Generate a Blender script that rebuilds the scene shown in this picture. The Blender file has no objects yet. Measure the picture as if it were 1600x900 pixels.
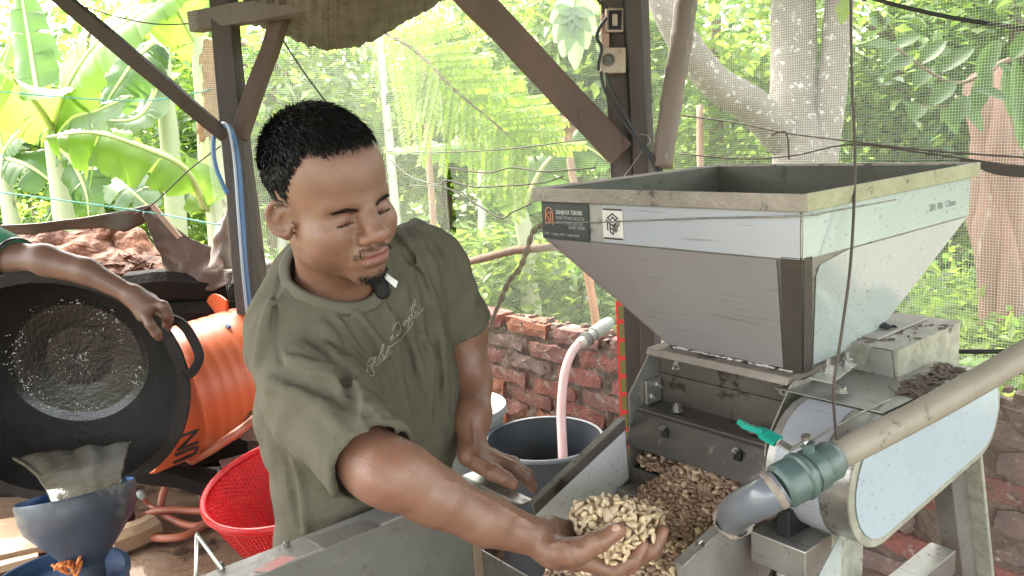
import bpy, math, random
import numpy as np
from mathutils import Vector, Matrix, noise
from mathutils.bvhtree import BVHTree
random.seed(7); RNG = np.random.default_rng(7)
R_ = math.radians
sc = bpy.context.scene
col = sc.collection
# ------------------------------------------------------------------ camera
F = 1278.0
RM = np.array([[0.99783,-0.01266,-0.06462],[-0.06585,-0.19188,-0.97921],[0.0,0.98134,-0.19229]])
CAM = np.array([0,0,1.5])
cam = bpy.data.cameras.new('camera'); camo = bpy.data.objects.new('camera', cam); col.objects.link(camo)
cam.sensor_width = 36; cam.lens = 36*F/1600; cam.clip_start = .02; cam.clip_end = 500
r, d_, f_ = RM
camo.matrix_world = Matrix(((r[0],-d_[0],-f_[0],CAM[0]),(r[1],-d_[1],-f_[1],CAM[1]),(r[2],-d_[2],-f_[2],CAM[2]),(0,0,0,1)))
sc.camera = camo
# ------------------------------------------------------------------ light
SUN_EL, SUN_AZ = 52, -38           # degrees; azimuth from +Y, clockwise
w = bpy.data.worlds.new('World'); sc.world = w; w.use_nodes = True
nt = w.node_tree; bg = nt.nodes['Background']
sky = nt.nodes.new('ShaderNodeTexSky'); sky.sky_type = 'NISHITA'; sky.sun_disc = False
sky.sun_elevation = R_(SUN_EL); sky.sun_rotation = R_(SUN_AZ); sky.dust_density = 4.0; sky.air_density = 1.0; sky.ozone_density = .6
hs = nt.nodes.new('ShaderNodeHueSaturation'); hs.inputs['Saturation'].default_value = .35; mw = nt.nodes.new('ShaderNodeMix'); mw.data_type = 'RGBA'; mw.blend_type = 'MULTIPLY'; mw.inputs[0].default_value = 1; mw.inputs[7].default_value = (1,.965,.91,1)
nt.links.new(sky.outputs[0], hs.inputs['Color']); nt.links.new(hs.outputs[0], mw.inputs[6]); nt.links.new(mw.outputs[2], bg.inputs[0])   # thin white haze over the sky; bg.inputs[1].default_value = 0.065
sl = bpy.data.lights.new('sun', 'SUN'); sl.energy = 2.8; sl.angle = R_(.6); sl.color = (1, .95, .86)
so = bpy.data.objects.new('sun', sl); col.objects.link(so)
sd = Vector((math.sin(R_(SUN_AZ))*math.cos(R_(SUN_EL)), math.cos(R_(SUN_AZ))*math.cos(R_(SUN_EL)), math.sin(R_(SUN_EL))))
so.rotation_euler = sd.to_track_quat('Z', 'Y').to_euler(); so.location = (0, 0, 12)
sc.view_settings.view_transform = 'Standard'; sc.view_settings.look = 'None'; sc.view_settings.exposure = 0.95; sc.view_settings.gamma = 1
sc.cycles.max_bounces = 8; sc.cycles.transparent_max_bounces = 16
sc.cycles.use_denoising = True
# ------------------------------------------------------------------ places
def V(*a): return np.array(a, float)
def D(u, v, d): return CAM + RM.T @ V((u-800)/F*d, (v-450)/F*d, d)       # image position + distance -> place
def ray(u, v): return RM.T @ V((u-800)/F, (v-450)/F, 1.)
def plane(u, v, p0, n):
    q = ray(u, v); return CAM + q*(np.dot(n, p0-CAM)/np.dot(n, q))
def Zp(u, v, z): return plane(u, v, V(0,0,z), V(0,0,1))
YAW = .6776
O = V(0.4209, 1.1486, 0)                                # machine origin on the floor
EX = V(math.cos(YAW), math.sin(YAW), 0); EY = V(-math.sin(YAW), math.cos(YAW), 0); EZ = V(0,0,1)
def m2w(x, y, z): return O + EX*x + EY*y + EZ*z
def w2m(p): q = np.array(p)-O; return V(q@EX, q@EY, q[2])
def mX(u, v, x): return w2m(plane(u, v, m2w(x,0,0), EX))
def mY(u, v, y): return w2m(plane(u, v, m2w(0,y,0), EY))
def mZ(u, v, z): return w2m(Zp(u, v, z))
# ------------------------------------------------------------------ mesh builder
def unit(a):
    a = np.array(a, float); n = np.linalg.norm(a); return a/n if n > 1e-12 else a
def frame(d):
    d = unit(d); u = np.cross(d, V(0,0,1))
    if np.linalg.norm(u) < .05: u = np.cross(d, V(0,1,0))
    u = unit(u); return u, np.cross(u, d), d
class G:
    def __init__(s): s.v = []; s.f = []; s.m = []; s.uv = None
    def add(s, vs, fs, m=0):
        o = len(s.v); s.v += [tuple(map(float, p)) for p in vs]; s.f += [tuple(o+i for i in f) for f in fs]; s.m += [m]*len(fs); return s
    def hexa(s, p, m=0):   # 4 bottom pts then 4 top pts
        return s.add(p, [(0,3,2,1),(4,5,6,7),(0,1,5,4),(1,2,6,5),(2,3,7,6),(3,0,4,7)], m)
    def box(s, a, b, m=0):
        x0,y0,z0 = a; x1,y1,z1 = b
        return s.hexa([(x0,y0,z0),(x1,y0,z0),(x1,y1,z0),(x0,y1,z0),(x0,y0,z1),(x1,y0,z1),(x1,y1,z1),(x0,y1,z1)], m)
    def beam(s, a, b, w, h, up=(0,0,1), m=0, w2=None, h2=None):
        a = np.array(a, float); b = np.array(b, float); d = unit(b-a); sx = unit(np.cross(d, up)); sy = np.cross(sx, d)
        w2 = w2 or w; h2 = h2 or h
        P = []
        for c, ww, hh in ((a, w, h), (b, w2, h2)):
            P += [c-sx*ww/2-sy*hh/2, c+sx*ww/2-sy*hh/2, c+sx*ww/2+sy*hh/2, c-sx*ww/2+sy*hh/2]
        return s.hexa(P, m)
    def prism(s, poly, off, m=0):
        n = len(poly); poly = [np.array(p, float) for p in poly]; off = np.array(off, float)
        return s.add(poly+[p+off for p in poly], [tuple(range(n))[::-1], tuple(range(n, 2*n))]+[(i, (i+1)%n, n+(i+1)%n, n+i) for i in range(n)], m)
    def tube(s, pts, r, n=8, cap=True, m=0, closed=False):
        pts = [np.array(p, float) for p in pts]; k = len(pts); r = [r]*k if np.isscalar(r) else list(r)
        vs = []; u = None
        for i in range(k):
            d = pts[(i+1) % k]-pts[i-1] if closed else pts[min(i+1, k-1)]-pts[max(i-1, 0)]
            d = unit(d)
            if u is None: u = frame(d)[0]
            else: u = unit(u-d*np.dot(u, d))
            w_ = np.cross(d, u)
            vs += [pts[i]+(u*math.cos(2*math.pi*j/n)+w_*math.sin(2*math.pi*j/n))*r[i] for j in range(n)]
        fs = []
        for i in range(k if closed else k-1):
            a = i*n; b = ((i+1) % k)*n
            fs += [(a+j, a+(j+1)%n, b+(j+1)%n, b+j) for j in range(n)]
        if cap and not closed: fs += [tuple(range(n))[::-1], tuple(range((k-1)*n, k*n))]
        return s.add(vs, fs, m)
    def lathe(s, prof, n=24, c=(0,0,0), ax=(0,0,1), m=0, closed=False, wob=None):
        u, w_, d = frame(ax); c = np.array(c, float); vs = []; fs = []
        for i, (rr, z) in enumerate(prof):
            for j in range(n):
                t = 2*math.pi*j/n; q = rr*(1+(wob(i, t) if wob else 0))
                vs.append(c+d*z+(u*math.cos(t)+w_*math.sin(t))*q)
        k = len(prof)
        for i in range(k if closed else k-1):
            a = i*n; b = ((i+1) % k)*n
            fs += [(a+j, a+(j+1)%n, b+(j+1)%n, b+j) for j in range(n)]
        return s.add(vs, fs, m)
    def disc(s, c, ax, rr, n=24, m=0):
        u, w_, d = frame(ax); c = np.array(c, float)
        return s.add([c+(u*math.cos(2*math.pi*j/n)+w_*math.sin(2*math.pi*j/n))*rr for j in range(n)], [tuple(range(n))], m)
    def grid(s, fn, nu, nv, m=0):
        vs = [fn(i/nu, j/nv) for j in range(nv+1) for i in range(nu+1)]
        return s.add(vs, [(j*(nu+1)+i, j*(nu+1)+i+1, (j+1)*(nu+1)+i+1, (j+1)*(nu+1)+i) for j in range(nv) for i in range(nu)], m)
    def mesh(s, name, mats, smooth=False):
        me = bpy.data.meshes.new(name); me.from_pydata(s.v, [], s.f); me.update()
        for m in (mats if isinstance(mats, (list, tuple)) else [mats]): me.materials.append(m)
        me.polygons.foreach_set('material_index', s.m)
        if smooth: me.polygons.foreach_set('use_smooth', [True]*len(s.f))
        return me
    def obj(s, name, mats, parent=None, smooth=False, bevel=0, solid=0, auto=None, loc=None):
        o = bpy.data.objects.new(name, s.mesh(name, mats, smooth)); col.objects.link(o)
        if parent: o.parent = parent
        if loc is not None: o.location = loc
        if solid:
            md = o.modifiers.new('thickness', 'SOLIDIFY'); md.thickness = solid; md.offset = 0
        if bevel:
            md = o.modifiers.new('bevel', 'BEVEL'); md.width = bevel; md.segments = 2; md.limit_method = 'ANGLE'; md.harden_normals = False
        if auto:
            o.data.set_sharp_from_angle(angle=R_(auto))
        return o
def tag(o, label=None, cat=None, group=None, kind=None):
    if label: o['label'] = label
    if cat: o['category'] = cat
    if group: o['group'] = group
    if kind: o['kind'] = kind
    return o
def thing(name, label, cat, loc=(0,0,0), rz=0, group=None):
    o = bpy.data.objects.new(name, None); col.objects.link(o); o.empty_display_size = .05
    o.location = loc; o.rotation_euler = (0,0,rz)
    return tag(o, label, cat, group)
def dup(o, parent=None):
    c = o.copy(); col.objects.link(c)
    if parent: c.parent = parent
    for ch in list(o.children): dup(ch, c)
    return c
def recenter(o, p):        # put a mesh object's origin at p without moving it
    p = Vector(p); o.data.transform(Matrix.Translation(-p)); o.location = p; return o
def spline(pts, n=8):
    pts = [np.array(p, float) for p in pts]; out = []
    for i in range(len(pts)-1):
        p0 = pts[max(i-1,0)]; p1 = pts[i]; p2 = pts[i+1]; p3 = pts[min(i+2, len(pts)-1)]
        for k in range(n):
            t = k/n; out.append(.5*((2*p1)+(-p0+p2)*t+(2*p0-5*p1+4*p2-p3)*t*t+(-p0+3*p1-3*p2+p3)*t**3))
    out.append(pts[-1]); return out
def nz(p, s=1., seed=0.): return noise.noise(Vector((p[0]*s+seed, p[1]*s-seed*.7, p[2]*s+seed*.3)))
# ------------------------------------------------------------------ materials
def mat(name, c, rough=.6, metal=0., c2=None, scale=8., amt=.5, c3=None, scale3=30., thr3=.62, bump=0., bscale=60., rvar=0., spec=.5,
        stretch=(1,1,1), trans=0., ctrans=None, coat=0., vcol=None, detail=5., sheen=0., sss=0.):
    m = bpy.data.materials.new(name); m.use_nodes = True; t = m.node_tree; N = t.nodes; L = t.links
    b = N['Principled BSDF']; out = N['Material Output']
    b.inputs['Roughness'].default_value = rough; b.inputs['Metallic'].default_value = metal
    b.inputs['Specular IOR Level'].default_value = spec; b.inputs['Coat Weight'].default_value = coat; b.inputs['Coat Roughness'].default_value = .12
    if sheen: b.inputs['Sheen Weight'].default_value = sheen; b.inputs['Sheen Roughness'].default_value = .5
    if sss: b.inputs['Subsurface Weight'].default_value = sss; b.inputs['Subsurface Radius'].default_value = (.012,.005,.003); b.inputs['Subsurface Scale'].default_value = 1.
    tc = N.new('ShaderNodeTexCoord'); mp = N.new('ShaderNodeMapping'); mp.inputs['Scale'].default_value = stretch
    L.new(tc.outputs['Object'], mp.inputs[0])
    def noi(sc_, det=detail, ro=.6):
        n = N.new('ShaderNodeTexNoise'); n.inputs['Scale'].default_value = sc_; n.inputs['Detail'].default_value = det; n.inputs['Roughness'].default_value = ro
        L.new(mp.outputs[0], n.inputs['Vector']); return n
    cur = None
    if vcol:
        at = N.new('ShaderNodeAttribute'); at.attribute_name = vcol; cur = at.outputs['Color']
    else:
        rg = N.new('ShaderNodeRGB'); rg.outputs[0].default_value = (*c, 1); cur = rg.outputs[0]
    def mix(fac, a, col_):
        x = N.new('ShaderNodeMix'); x.data_type = 'RGBA'
        L.new(fac, x.inputs[0]); L.new(a, x.inputs[6])
        if isinstance(col_, tuple): x.inputs[7].default_value = (*col_, 1)
        else: L.new(col_, x.inputs[7])
        return x.outputs[2]
    def ramp(src, a, b_):
        r = N.new('ShaderNodeMapRange'); r.inputs[1].default_value = a; r.inputs[2].default_value = b_; L.new(src, r.inputs[0]); return r.outputs[0]
    if c2:
        n = noi(scale); cur = mix(ramp(n.outputs['Fac'], .5-.5*amt*.6, .5+.22), cur, c2)
    if c3:
        n = noi(scale3, 6, .7); cur = mix(ramp(n.outputs['Fac'], thr3, thr3+.07), cur, c3)
    L.new(cur, b.inputs['Base Color'])
    if rvar:
        n = noi(scale*1.7); r = N.new('ShaderNodeMapRange'); r.inputs[1].default_value = .3; r.inputs[2].default_value = .7
        r.inputs[3].default_value = max(.03, rough-rvar); r.inputs[4].default_value = min(1, rough+rvar); L.new(n.outputs['Fac'], r.inputs[0]); L.new(r.outputs[0], b.inputs['Roughness'])
    if bump:
        n = noi(bscale, 4); bp = N.new('ShaderNodeBump'); bp.inputs['Strength'].default_value = min(1, bump); bp.inputs['Distance'].default_value = .004*max(1, bump)
        L.new(n.outputs['Fac'], bp.inputs['Height']); L.new(bp.outputs[0], b.inputs['Normal'])
    if trans:
        tr = N.new('ShaderNodeBsdfTranslucent'); mx = N.new('ShaderNodeMixShader'); mx.inputs[0].default_value = trans
        if ctrans: tr.inputs[0].default_value = (*ctrans, 1)
        else: L.new(cur, tr.inputs[0])
        L.new(b.outputs[0], mx.inputs[1]); L.new(tr.outputs[0], mx.inputs[2]); L.new(mx.outputs[0], out.inputs[0])
    return m
# ================================================================== SETTING
M_floor = mat('wet_floor', (.12,.07,.042), .35, c2=(.20,.135,.09), scale=2.2, amt=.9, c3=(.05,.035,.025), scale3=5, thr3=.55, bump=1.6, bscale=16, rvar=.25)
M_soil = mat('garden_soil', (.13,.10,.06), .95, c2=(.10,.16,.04), scale=1.5, amt=1, bump=1, bscale=20)
g = G()
def gr(a, b):
    x = -60+120*a; y = -40+120*b
    return (x, y, -.3+.25*nz((x,y,0), .13)+max(0, (math.hypot(x, y-5)-30))*.03)
g.grid(gr, 60, 60); tag(g.obj('ground', M_soil, smooth=True), kind='structure')
g = G()
def fl(a, b):
    x = -4.2+8.4*a; y = -3+8.2*b
    return (x, y, .016*nz((x,y,0), 2.3)+.008*nz((x,y,3), 7))
g.grid(fl, 90, 90)
k = len(g.v); tag(g.obj('floor', M_floor, smooth=True), kind='structure')

# brick wall in the machine's own directions (it runs parallel to the hopper's front)
wall = thing('brick_wall', 'low broken red brick wall behind the buckets and the machine', 'wall', tuple(m2w(1.1, 1, 0)), YAW)
def rough_brick(seed, lx, ly, lz):
    g = G(); nx, ny, nzz = 5, 2, 2
    pts = {}
    def key(i, j, k):
        if (i, j, k) not in pts:
            p = V((i/nx-.5)*lx, (j/ny-.5)*ly, (k/nzz-.5)*lz)
            e = (abs(i/nx-.5) > .49)+(abs(j/ny-.5) > .49)+(abs(k/nzz-.5) > .49)
            p = p*(1-.035*e)+V(*[nz(p+V(a*3,0,0), 22, seed*3.1) for a in range(3)])*(.0055+.004*e)
            pts[(i,j,k)] = len(g.v); g.v.append(tuple(p))
        return pts[(i,j,k)]
    def q(a, b, c, d): g.f.append((a,b,c,d)); g.m.append(0)
    for i in range(nx):
        for j in range(ny):
            q(key(i,j,0), key(i,j+1,0), key(i+1,j+1,0), key(i+1,j,0)); q(key(i,j,nzz), key(i+1,j,nzz), key(i+1,j+1,nzz), key(i,j+1,nzz))
        for k in range(nzz):
            q(key(i,0,k), key(i+1,0,k), key(i+1,0,k+1), key(i,0,k+1)); q(key(i,ny,k), key(i,ny,k+1), key(i+1,ny,k+1), key(i+1,ny,k))
    for j in range(ny):
        for k in range(nzz):
            q(key(0,j,k), key(0,j,k+1), key(0,j+1,k+1), key(0,j+1,k)); q(key(nx,j,k), key(nx,j+1,k), key(nx,j+1,k+1), key(nx,j,k+1))
    return g
M_br = [mat('red_brick_%s' % n, c, .9, c2=c2, scale=22, amt=.8, c3=(.33,.27,.23), scale3=14, thr3=t3, bump=2.2, bscale=90) for n, c, c2, t3 in
        (('warm', (.27,.10,.08), (.19,.085,.07), .57), ('dull', (.25,.125,.105), (.18,.095,.08), .55), ('orange', (.30,.12,.07), (.22,.095,.06), .57), ('grey', (.22,.155,.13), (.15,.11,.10), .57))]
M_mortar = mat('crumbling_mortar', (.21,.16,.125), .95, c2=(.10,.07,.055), scale=14, amt=.8, c3=(.34,.29,.25), scale3=30, thr3=.6, bump=3, bscale=70)
bm = []
for kx in range(8):
    me = rough_brick(kx+1, .10, .20, .055)
    # long side along local y
    g2 = rough_brick(kx+1, .285, .10, .066); g2.v = [(y, x, z) for x, y, z in g2.v]; g2.f = [f[::-1] for f in g2.f]
    bm.append(g2.mesh('brick', M_br[[0,0,1,2,3,0,1,2][kx]], smooth=False))
def wtop(y): return .725+.035*math.sin(y*2.1+.5)+.03*nz((y,0,0), 3.)
nb = 0
for rw in range(10):
    y = -2.2-(.15 if rw % 2 else 0)
    z0 = .005+rw*.078
    while y < 2.4:
        yc = y+.145
        if z0+.05 < wtop(yc+1)+.01 and not (random.random() < .035 and rw > 5):
            b = bpy.data.objects.new('brick', random.choice(bm)); col.objects.link(b); b.parent = wall
            b.location = (.05+random.uniform(-.008,.008), yc, z0+.034+random.uniform(-.004,.004)+.012*nz((yc,rw*.5,0), 1.5))
            b.rotation_euler = (random.uniform(-.03,.03), random.uniform(-.03,.03), random.uniform(-.04,.04)+(math.pi if random.random() < .5 else 0))
            b.scale = (1, random.uniform(.93,1.02), random.uniform(.92,1.06)); nb += 1
        y += .302
g = G()      # mortar core, lumpy
def mc(side):
    def fn(a, b):
        y = -2.25+4.85*a; top = wtop(y+1)-.03
        z = -.05+(top+.05)*b
        return (side*1.0+(.018 if side < .05 else -.018)*0+(.014*nz((y,z,side), 18)+.012*nz((y,z,side), 45))*(1 if side < .05 else -1)-(0 if side < .05 else 0), y, z)
    return fn
g.grid(mc(.012), 190, 36); g.grid(mc(.092), 60, 12)
def mt(a, b):
    y = -2.25+4.85*a; return (.012+.08*b, y, wtop(y+1)-.03+.02*nz((y,b,0), 14)*math.sin(b*3.14))
g.grid(mt, 190, 5)
g.obj('mortar', M_mortar, wall, smooth=False)
g = G()      # crumbled rubble along the top
for i in range(150):
    y = random.uniform(-2.2, 2.5); s = random.uniform(.008, .03)
    p = V(random.uniform(.0,.10), y, wtop(y+1)+random.uniform(-.03,.005)+s*.3)
    vs = [p+unit(RNG.normal(size=3))*s*random.uniform(.6,1.1)*V(1,1.2,.7) for _ in range(8)]
    g.hexa([p+V(x,y_,z)*s*RNG.uniform(.6,1.2,3) for z in (-.5,.5) for x, y_ in ((-.7,-.7),(.7,-.7),(.7,.7),(-.7,.7))])
tag(g.obj('rubble', M_mortar, wall), kind='stuff')

# ------------------------------------------------------------------ shed frame
def wood(name, c, c2, dark=(.03,.02,.015)):
    return mat(name, c, .75, c2=c2, scale=5, amt=.8, c3=dark, scale3=11, thr3=.6, bump=1.2, bscale=45, stretch=(1,1,.22))
M_wd = wood('dark_weathered_timber', (.075,.058,.048), (.042,.032,.026))
M_wr = wood('brown_timber', (.12,.075,.055), (.075,.048,.037))
M_wg = wood('grey_timber', (.16,.13,.11), (.10,.075,.062))
shed = thing('timber_shed', 'open shed of dark rough timber posts and braces under a corrugated roof', 'shed', tuple(D(990,600,2.8)*V(1,1,0)))
def sh(p): return np.array(p)-np.array(shed.location)
def member(name, a, b, w, h, m, up=(0,0,1), wob=.006, n=10):
    a = sh(a); b = sh(b); d = unit(b-a); sx = unit(np.cross(d, up)); sy = np.cross(sx, d); g = G(); L_ = np.linalg.norm(b-a); sd_ = random.random()*50
    vs = []
    for i in range(n+1):
        c = a+(b-a)*i/n
        for (x, y) in ((-1,-1),(-.0,-1.02),(1,-1),(1.02,0),(1,1),(0,1.02),(-1,1),(-1.02,0)):
            q = c+sx*x*w/2+sy*y*h/2; q = q+V(nz(q,6,sd_),nz(q,6,sd_+9),nz(q,6,sd_+4))*wob
            vs.append(q)
    fs = [(i*8+j, i*8+(j+1)%8, i*8+8+(j+1)%8, i*8+8+j) for i in range(n) for j in range(8)]+[tuple(range(8))[::-1], tuple(range(n*8, n*8+8))]
    g.add(vs, fs)
    o = g.obj(name, m, shed); o.modifiers.new('bevel', 'BEVEL').width = .003
    return o
def down(p, z=-.05): q = np.array(p).copy(); q[2] = z; return q
# left post : dark front face and a brown second board beside it
a = D(352,20,3.15); b = D(391,480,3.15); a2 = a+(a-b)*.35; b2 = b+(b-a)*1.0
member('post', a2, b2, .085, .07, M_wd, up=(.2,1,0))
a = D(374,200,3.22); b = D(408,480,3.22); member('post', a, b+(b-a)*1.4, .05, .06, M_wr, up=(.2,1,0))
member('brace', D(441,22,3.12), D(374,214,3.12), .055, .06, M_wr, up=(.2,1,0))
member('brace', D(40,-50,2.6), D(352,212,3.06), .05, .045, M_wd, up=(0,1,0))
member('beam', D(303,34,3.2), D(700,-34,2.75), .07, .075, M_wg)
member('beam', D(150,-30,3.25), D(560,-20,3.4), .12, .05, M_wd)
# centre post, two timbers
p = D(977,300,2.78); member('post', down(p,2.6)+V(-.02,0,0), down(p)+V(.02,0,0), .075, .07, M_wd, up=(.5,1,0))
p = D(1003,300,2.72); member('post', down(p,2.6)+V(0,.0,0), down(p)+V(.02,0,0), .05, .085, M_wd, up=(.5,1,0))
member('brace', D(700,-45,2.45), D(968,240,2.68), .09, .05, M_wr, up=(0.1,1,-.2), n=16)
p0 = D(700,-45,2.45)
# bamboo pole leaning beside the post
def bamboo(name, a, b, r0, r1, m, parent=None, nodes=6, off=None):
    a = np.array(a); b = np.array(b); g = G(); pts = []; rs = []
    n = nodes*6
    for i in range(n+1):
        t = i/n; pts.append(a+(b-a)*t+V(nz((t*3,0,0),1,3),nz((t*3,5,0),1,8),0)*.012)
        ph = (i % 6)/6; rs.append((r0+(r1-r0)*t)*(1.09 if i % 6 == 0 else 1.0))
    if off is not None: pts = [p-off for p in pts]
    g.tube(pts, rs, 12); return g.obj(name, m, parent, smooth=True)
M_bam = mat('weathered_bamboo', (.19,.15,.12), .6, c2=(.11,.08,.062), scale=5, amt=.7, c3=(.25,.22,.18), scale3=18, thr3=.6, stretch=(1,1,.3), bump=.4)
bp = bamboo('bamboo_pole', D(1034,262,2.6), D(1082,-40,2.6), .033, .036, M_bam)
recenter(bp, D(1034,262,2.6)); tag(bp, 'leaning brown bamboo pole right of the centre post', 'bamboo pole')
# roof: corrugated sheets, battens
M_asb = mat('mossy_fibre_cement', (.17,.16,.12), .95, c2=(.095,.09,.06), scale=9, amt=.8, c3=(.03,.03,.02), scale3=26, thr3=.6, bump=1.6, bscale=50)
def roof_sheet(x0, x1, y0, y1, z_at, name, mt_):
    g = G()
    def fn(a, b):
        x = x0+(x1-x0)*a; y = y0+(y1-y0)*b
        return sh((x, y, z_at(x,y)+.022*math.sin(x*2*math.pi/.15)))
    g.grid(fn, int((x1-x0)/.0375), 3); return g.obj(name, mt_, shed, smooth=True, solid=.006)
zr = lambda x, y: 2.38+(3.1-y)*.10
for i, x0 in enumerate(np.arange(-2.65, 2.4, .9)):
    roof_sheet(x0, x0+.94, -3.2, .95, lambda x, y, i=i: zr(x,y)+.012*(i % 2), 'roof_sheet', M_asb)
    roof_sheet(x0, x0+.94, .85, 3.75 if x0 < -.2 else 3.0, lambda x, y, i=i: zr(x,y)-.02+.012*(i % 2), 'roof_sheet', M_asb)
for y in (-.6, .4, 1.4, 2.5):
    member('beam', (-1.8, y, zr(0,y)-.075), (2.1, y, zr(0,y)-.075), .05, .07, M_wd)
# the drooping broken sheet in view
g = G(); Lc = []
n_ = 60
p00 = D(385,30,3.1); 
def brk(a, b):
    # lower edge follows the ragged break, upper edge runs out of view
    us = [380,400,440,480,510,560,590,620,650,690,720]; vs = [34,40,52,70,78,72,60,40,25,2,-14]
    u = 380+340*a; v = float(np.interp(u, us, vs))+2.2*math.sin(u/2.7)+3.5*nz((u,0,0), .09)+2*nz((u,5,0), .31)
    v2 = -75
    vv = v+(v2-v)*b
    p = D(u, vv, 3.35-.95*b-.1*a); p[2] += .005*math.sin(u/2.7)+.006*nz((u*.05,b*6,0), 1)
    return sh(p)
g.grid(brk, 320, 14); g.obj('roof_sheet', M_asb, shed, smooth=True, solid=.006)
# corner posts and rear frame outside the view that carry the roof
member('post', (-1.7,-1.1,0), (-1.7,-1.1,2.75), .09, .09, M_wd); member('post', (2.05,-1.1,0), (2.05,-1.1,2.75), .09, .09, M_wd)

# ------------------------------------------------------------------ netting
M_net = mat('pale_net_thread', (.40,.42,.36), .6, trans=.5, ctrans=(.48,.52,.42))
def net(name, label, A, B_, z0, z1, pitch, wid, bulge=.05):
    A = np.array(A); B_ = np.array(B_); L_ = np.linalg.norm(B_-A); d = (B_-A)/L_; nrm = V(-d[1], d[0], 0); g = G()
    H_ = z1-z0
    def P(s_, z): 
        w1 = bulge*nz((s_*1.1, z*1.3, 0), 1, 2.)+.012*nz((s_*5, z*4, 0), 1, 5.)
        return A+d*(s_+.01*nz((s_*2,z*2,4),1))+nrm*w1+V(0,0,z+.012*nz((s_*1.5,z,9),1,7))
    ns = int(L_/pitch); nh = int(H_/pitch); kz = int(H_/.06); ks = int(L_/.06)
    for i in range(ns+1):
        s_ = i*pitch; base = [P(s_+.0008*math.sin(k_*1.9+i), z0+H_*k_/kz) for k_ in range(kz+1)]
        o = len(g.v)
        for p in base: g.v += [tuple(p-d*wid/2), tuple(p+d*wid/2)]
        g.f += [(o+2*q, o+2*q+1, o+2*q+3, o+2*q+2) for q in range(kz)]; g.m += [0]*kz
    for i in range(nh+1):
        z = z0+i*pitch; base = [P(L_*k_/ks, z+.0008*math.sin(k_*2.3+i)) for k_ in range(ks+1)]
        o = len(g.v)
        for p in base: g.v += [tuple(p-V(0,0,wid/2)), tuple(p+V(0,0,wid/2))]
        g.f += [(o+2*q, o+2*q+1, o+2*q+3, o+2*q+2) for q in range(ks)]; g.m += [0]*ks
    o = g.obj(name, M_net); recenter(o, (A+B_)/2); tag(o, label, 'net'); return o
nA = m2w(1.27,-1.3,0); nB = m2w(1.27,2.7,0); nC = m2w(.10,2.62,0)
net('insect_net', 'fine pale insect netting hung above the brick wall behind the hopper', nA, nB, .62, 2.35, .0075, .0010)
net('insect_net', 'pale insect netting behind the man between the left post and the wall', nC, nB, .55, 2.3, .0085, .0008)
# ================================================================== VEGETATION
def leafmat(name, c, c2, tr, rough=.45, t=.55):
    return mat(name, c, rough, c2=c2, scale=3, amt=.8, trans=t, ctrans=tr, spec=.5)
LF = [leafmat('leaf_light', (.12,.20,.035), (.16,.23,.04), (.36,.50,.07)), leafmat('leaf_mid', (.07,.15,.03), (.11,.19,.035), (.26,.42,.06)),
      leafmat('leaf_dark', (.035,.08,.025), (.05,.11,.03), (.10,.20,.035)), leafmat('leaf_sheen', (.16,.24,.14), (.24,.32,.22), (.34,.46,.22), .25)]  # last leaf is whitened: glossy sheen put into its colour
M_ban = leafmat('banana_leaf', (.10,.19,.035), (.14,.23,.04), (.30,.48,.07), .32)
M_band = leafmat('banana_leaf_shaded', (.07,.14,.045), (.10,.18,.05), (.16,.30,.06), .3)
M_rib = mat('banana_midrib', (.45,.52,.2), .5)
M_stem = mat('banana_pseudostem', (.36,.42,.24), .55, c2=(.50,.52,.36), scale=3, amt=.9, c3=(.16,.10,.05), scale3=9, thr3=.63, stretch=(1,1,.25))
M_dry = mat('dry_leaf', (.36,.22,.11), .9, c2=(.24,.14,.07), scale=6, amt=.8, bump=1, trans=.3)
M_bark = mat('pale_mottled_bark', (.25,.215,.19), .9, c2=(.155,.13,.115), scale=5, amt=.9, c3=(.62,.60,.55), scale3=24, thr3=.57, bump=2, bscale=30)
M_bark2 = mat('brown_bark', (.24,.16,.12), .9, c2=(.14,.09,.065), scale=7, amt=.9, bump=2, bscale=30, stretch=(1,1,.3))
M_red = mat('reddish_bark', (.27,.14,.10), .9, c2=(.16,.10,.08), scale=6, amt=1, c3=(.36,.3,.25), scale3=12, thr3=.6, bump=2, bscale=24, stretch=(1,1,.2))

def blade(g, pts, width, up, tears=10, droop=.25, seed=0, m=0, fold=.12):
    """banana leaf: midrib points, half blades that hang from it in torn strips"""
    P = spline(pts, 16); n = len(P)-1; up = unit(up)
    for sgn in (-1, 1):
        cuts = sorted({0, n}|{random.randint(2, n-1) for _ in range(tears+4)})
        for a, b in zip(cuts[:-1], cuts[1:]):
            dr = droop*random.uniform(.5, 1.6); sk = random.uniform(-.05, .05)
            rows = []
            for i in range(a, b+1):
                t = i/n; ww = width*(math.sin(math.pi*min(1, t*1.02+.02))**.45)*(1-.25*t)
                if i == b and b != n: ww *= .93
                d = unit(P[min(i+1,n)]-P[max(i-1,0)]); s_ = unit(np.cross(d, up)); uu = np.cross(s_, d)
                row = []
                for j in range(5):
                    q = j/4; row.append(P[i]+s_*sgn*ww*.5*q+uu*(fold*ww*q*1.2-dr*ww*q*q*1.4)+d*(sk+.10)*ww*q+uu*(.011*(i % 2)*q**.5+.01*math.sin(i*.7+sgn*2)*q))
                rows.append(row)
            k = b-a
            g.add([p for r_ in rows for p in r_], [(i*5+j, i*5+j+1, i*5+6+j, i*5+5+j) for i in range(k) for j in range(4)], m)
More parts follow.
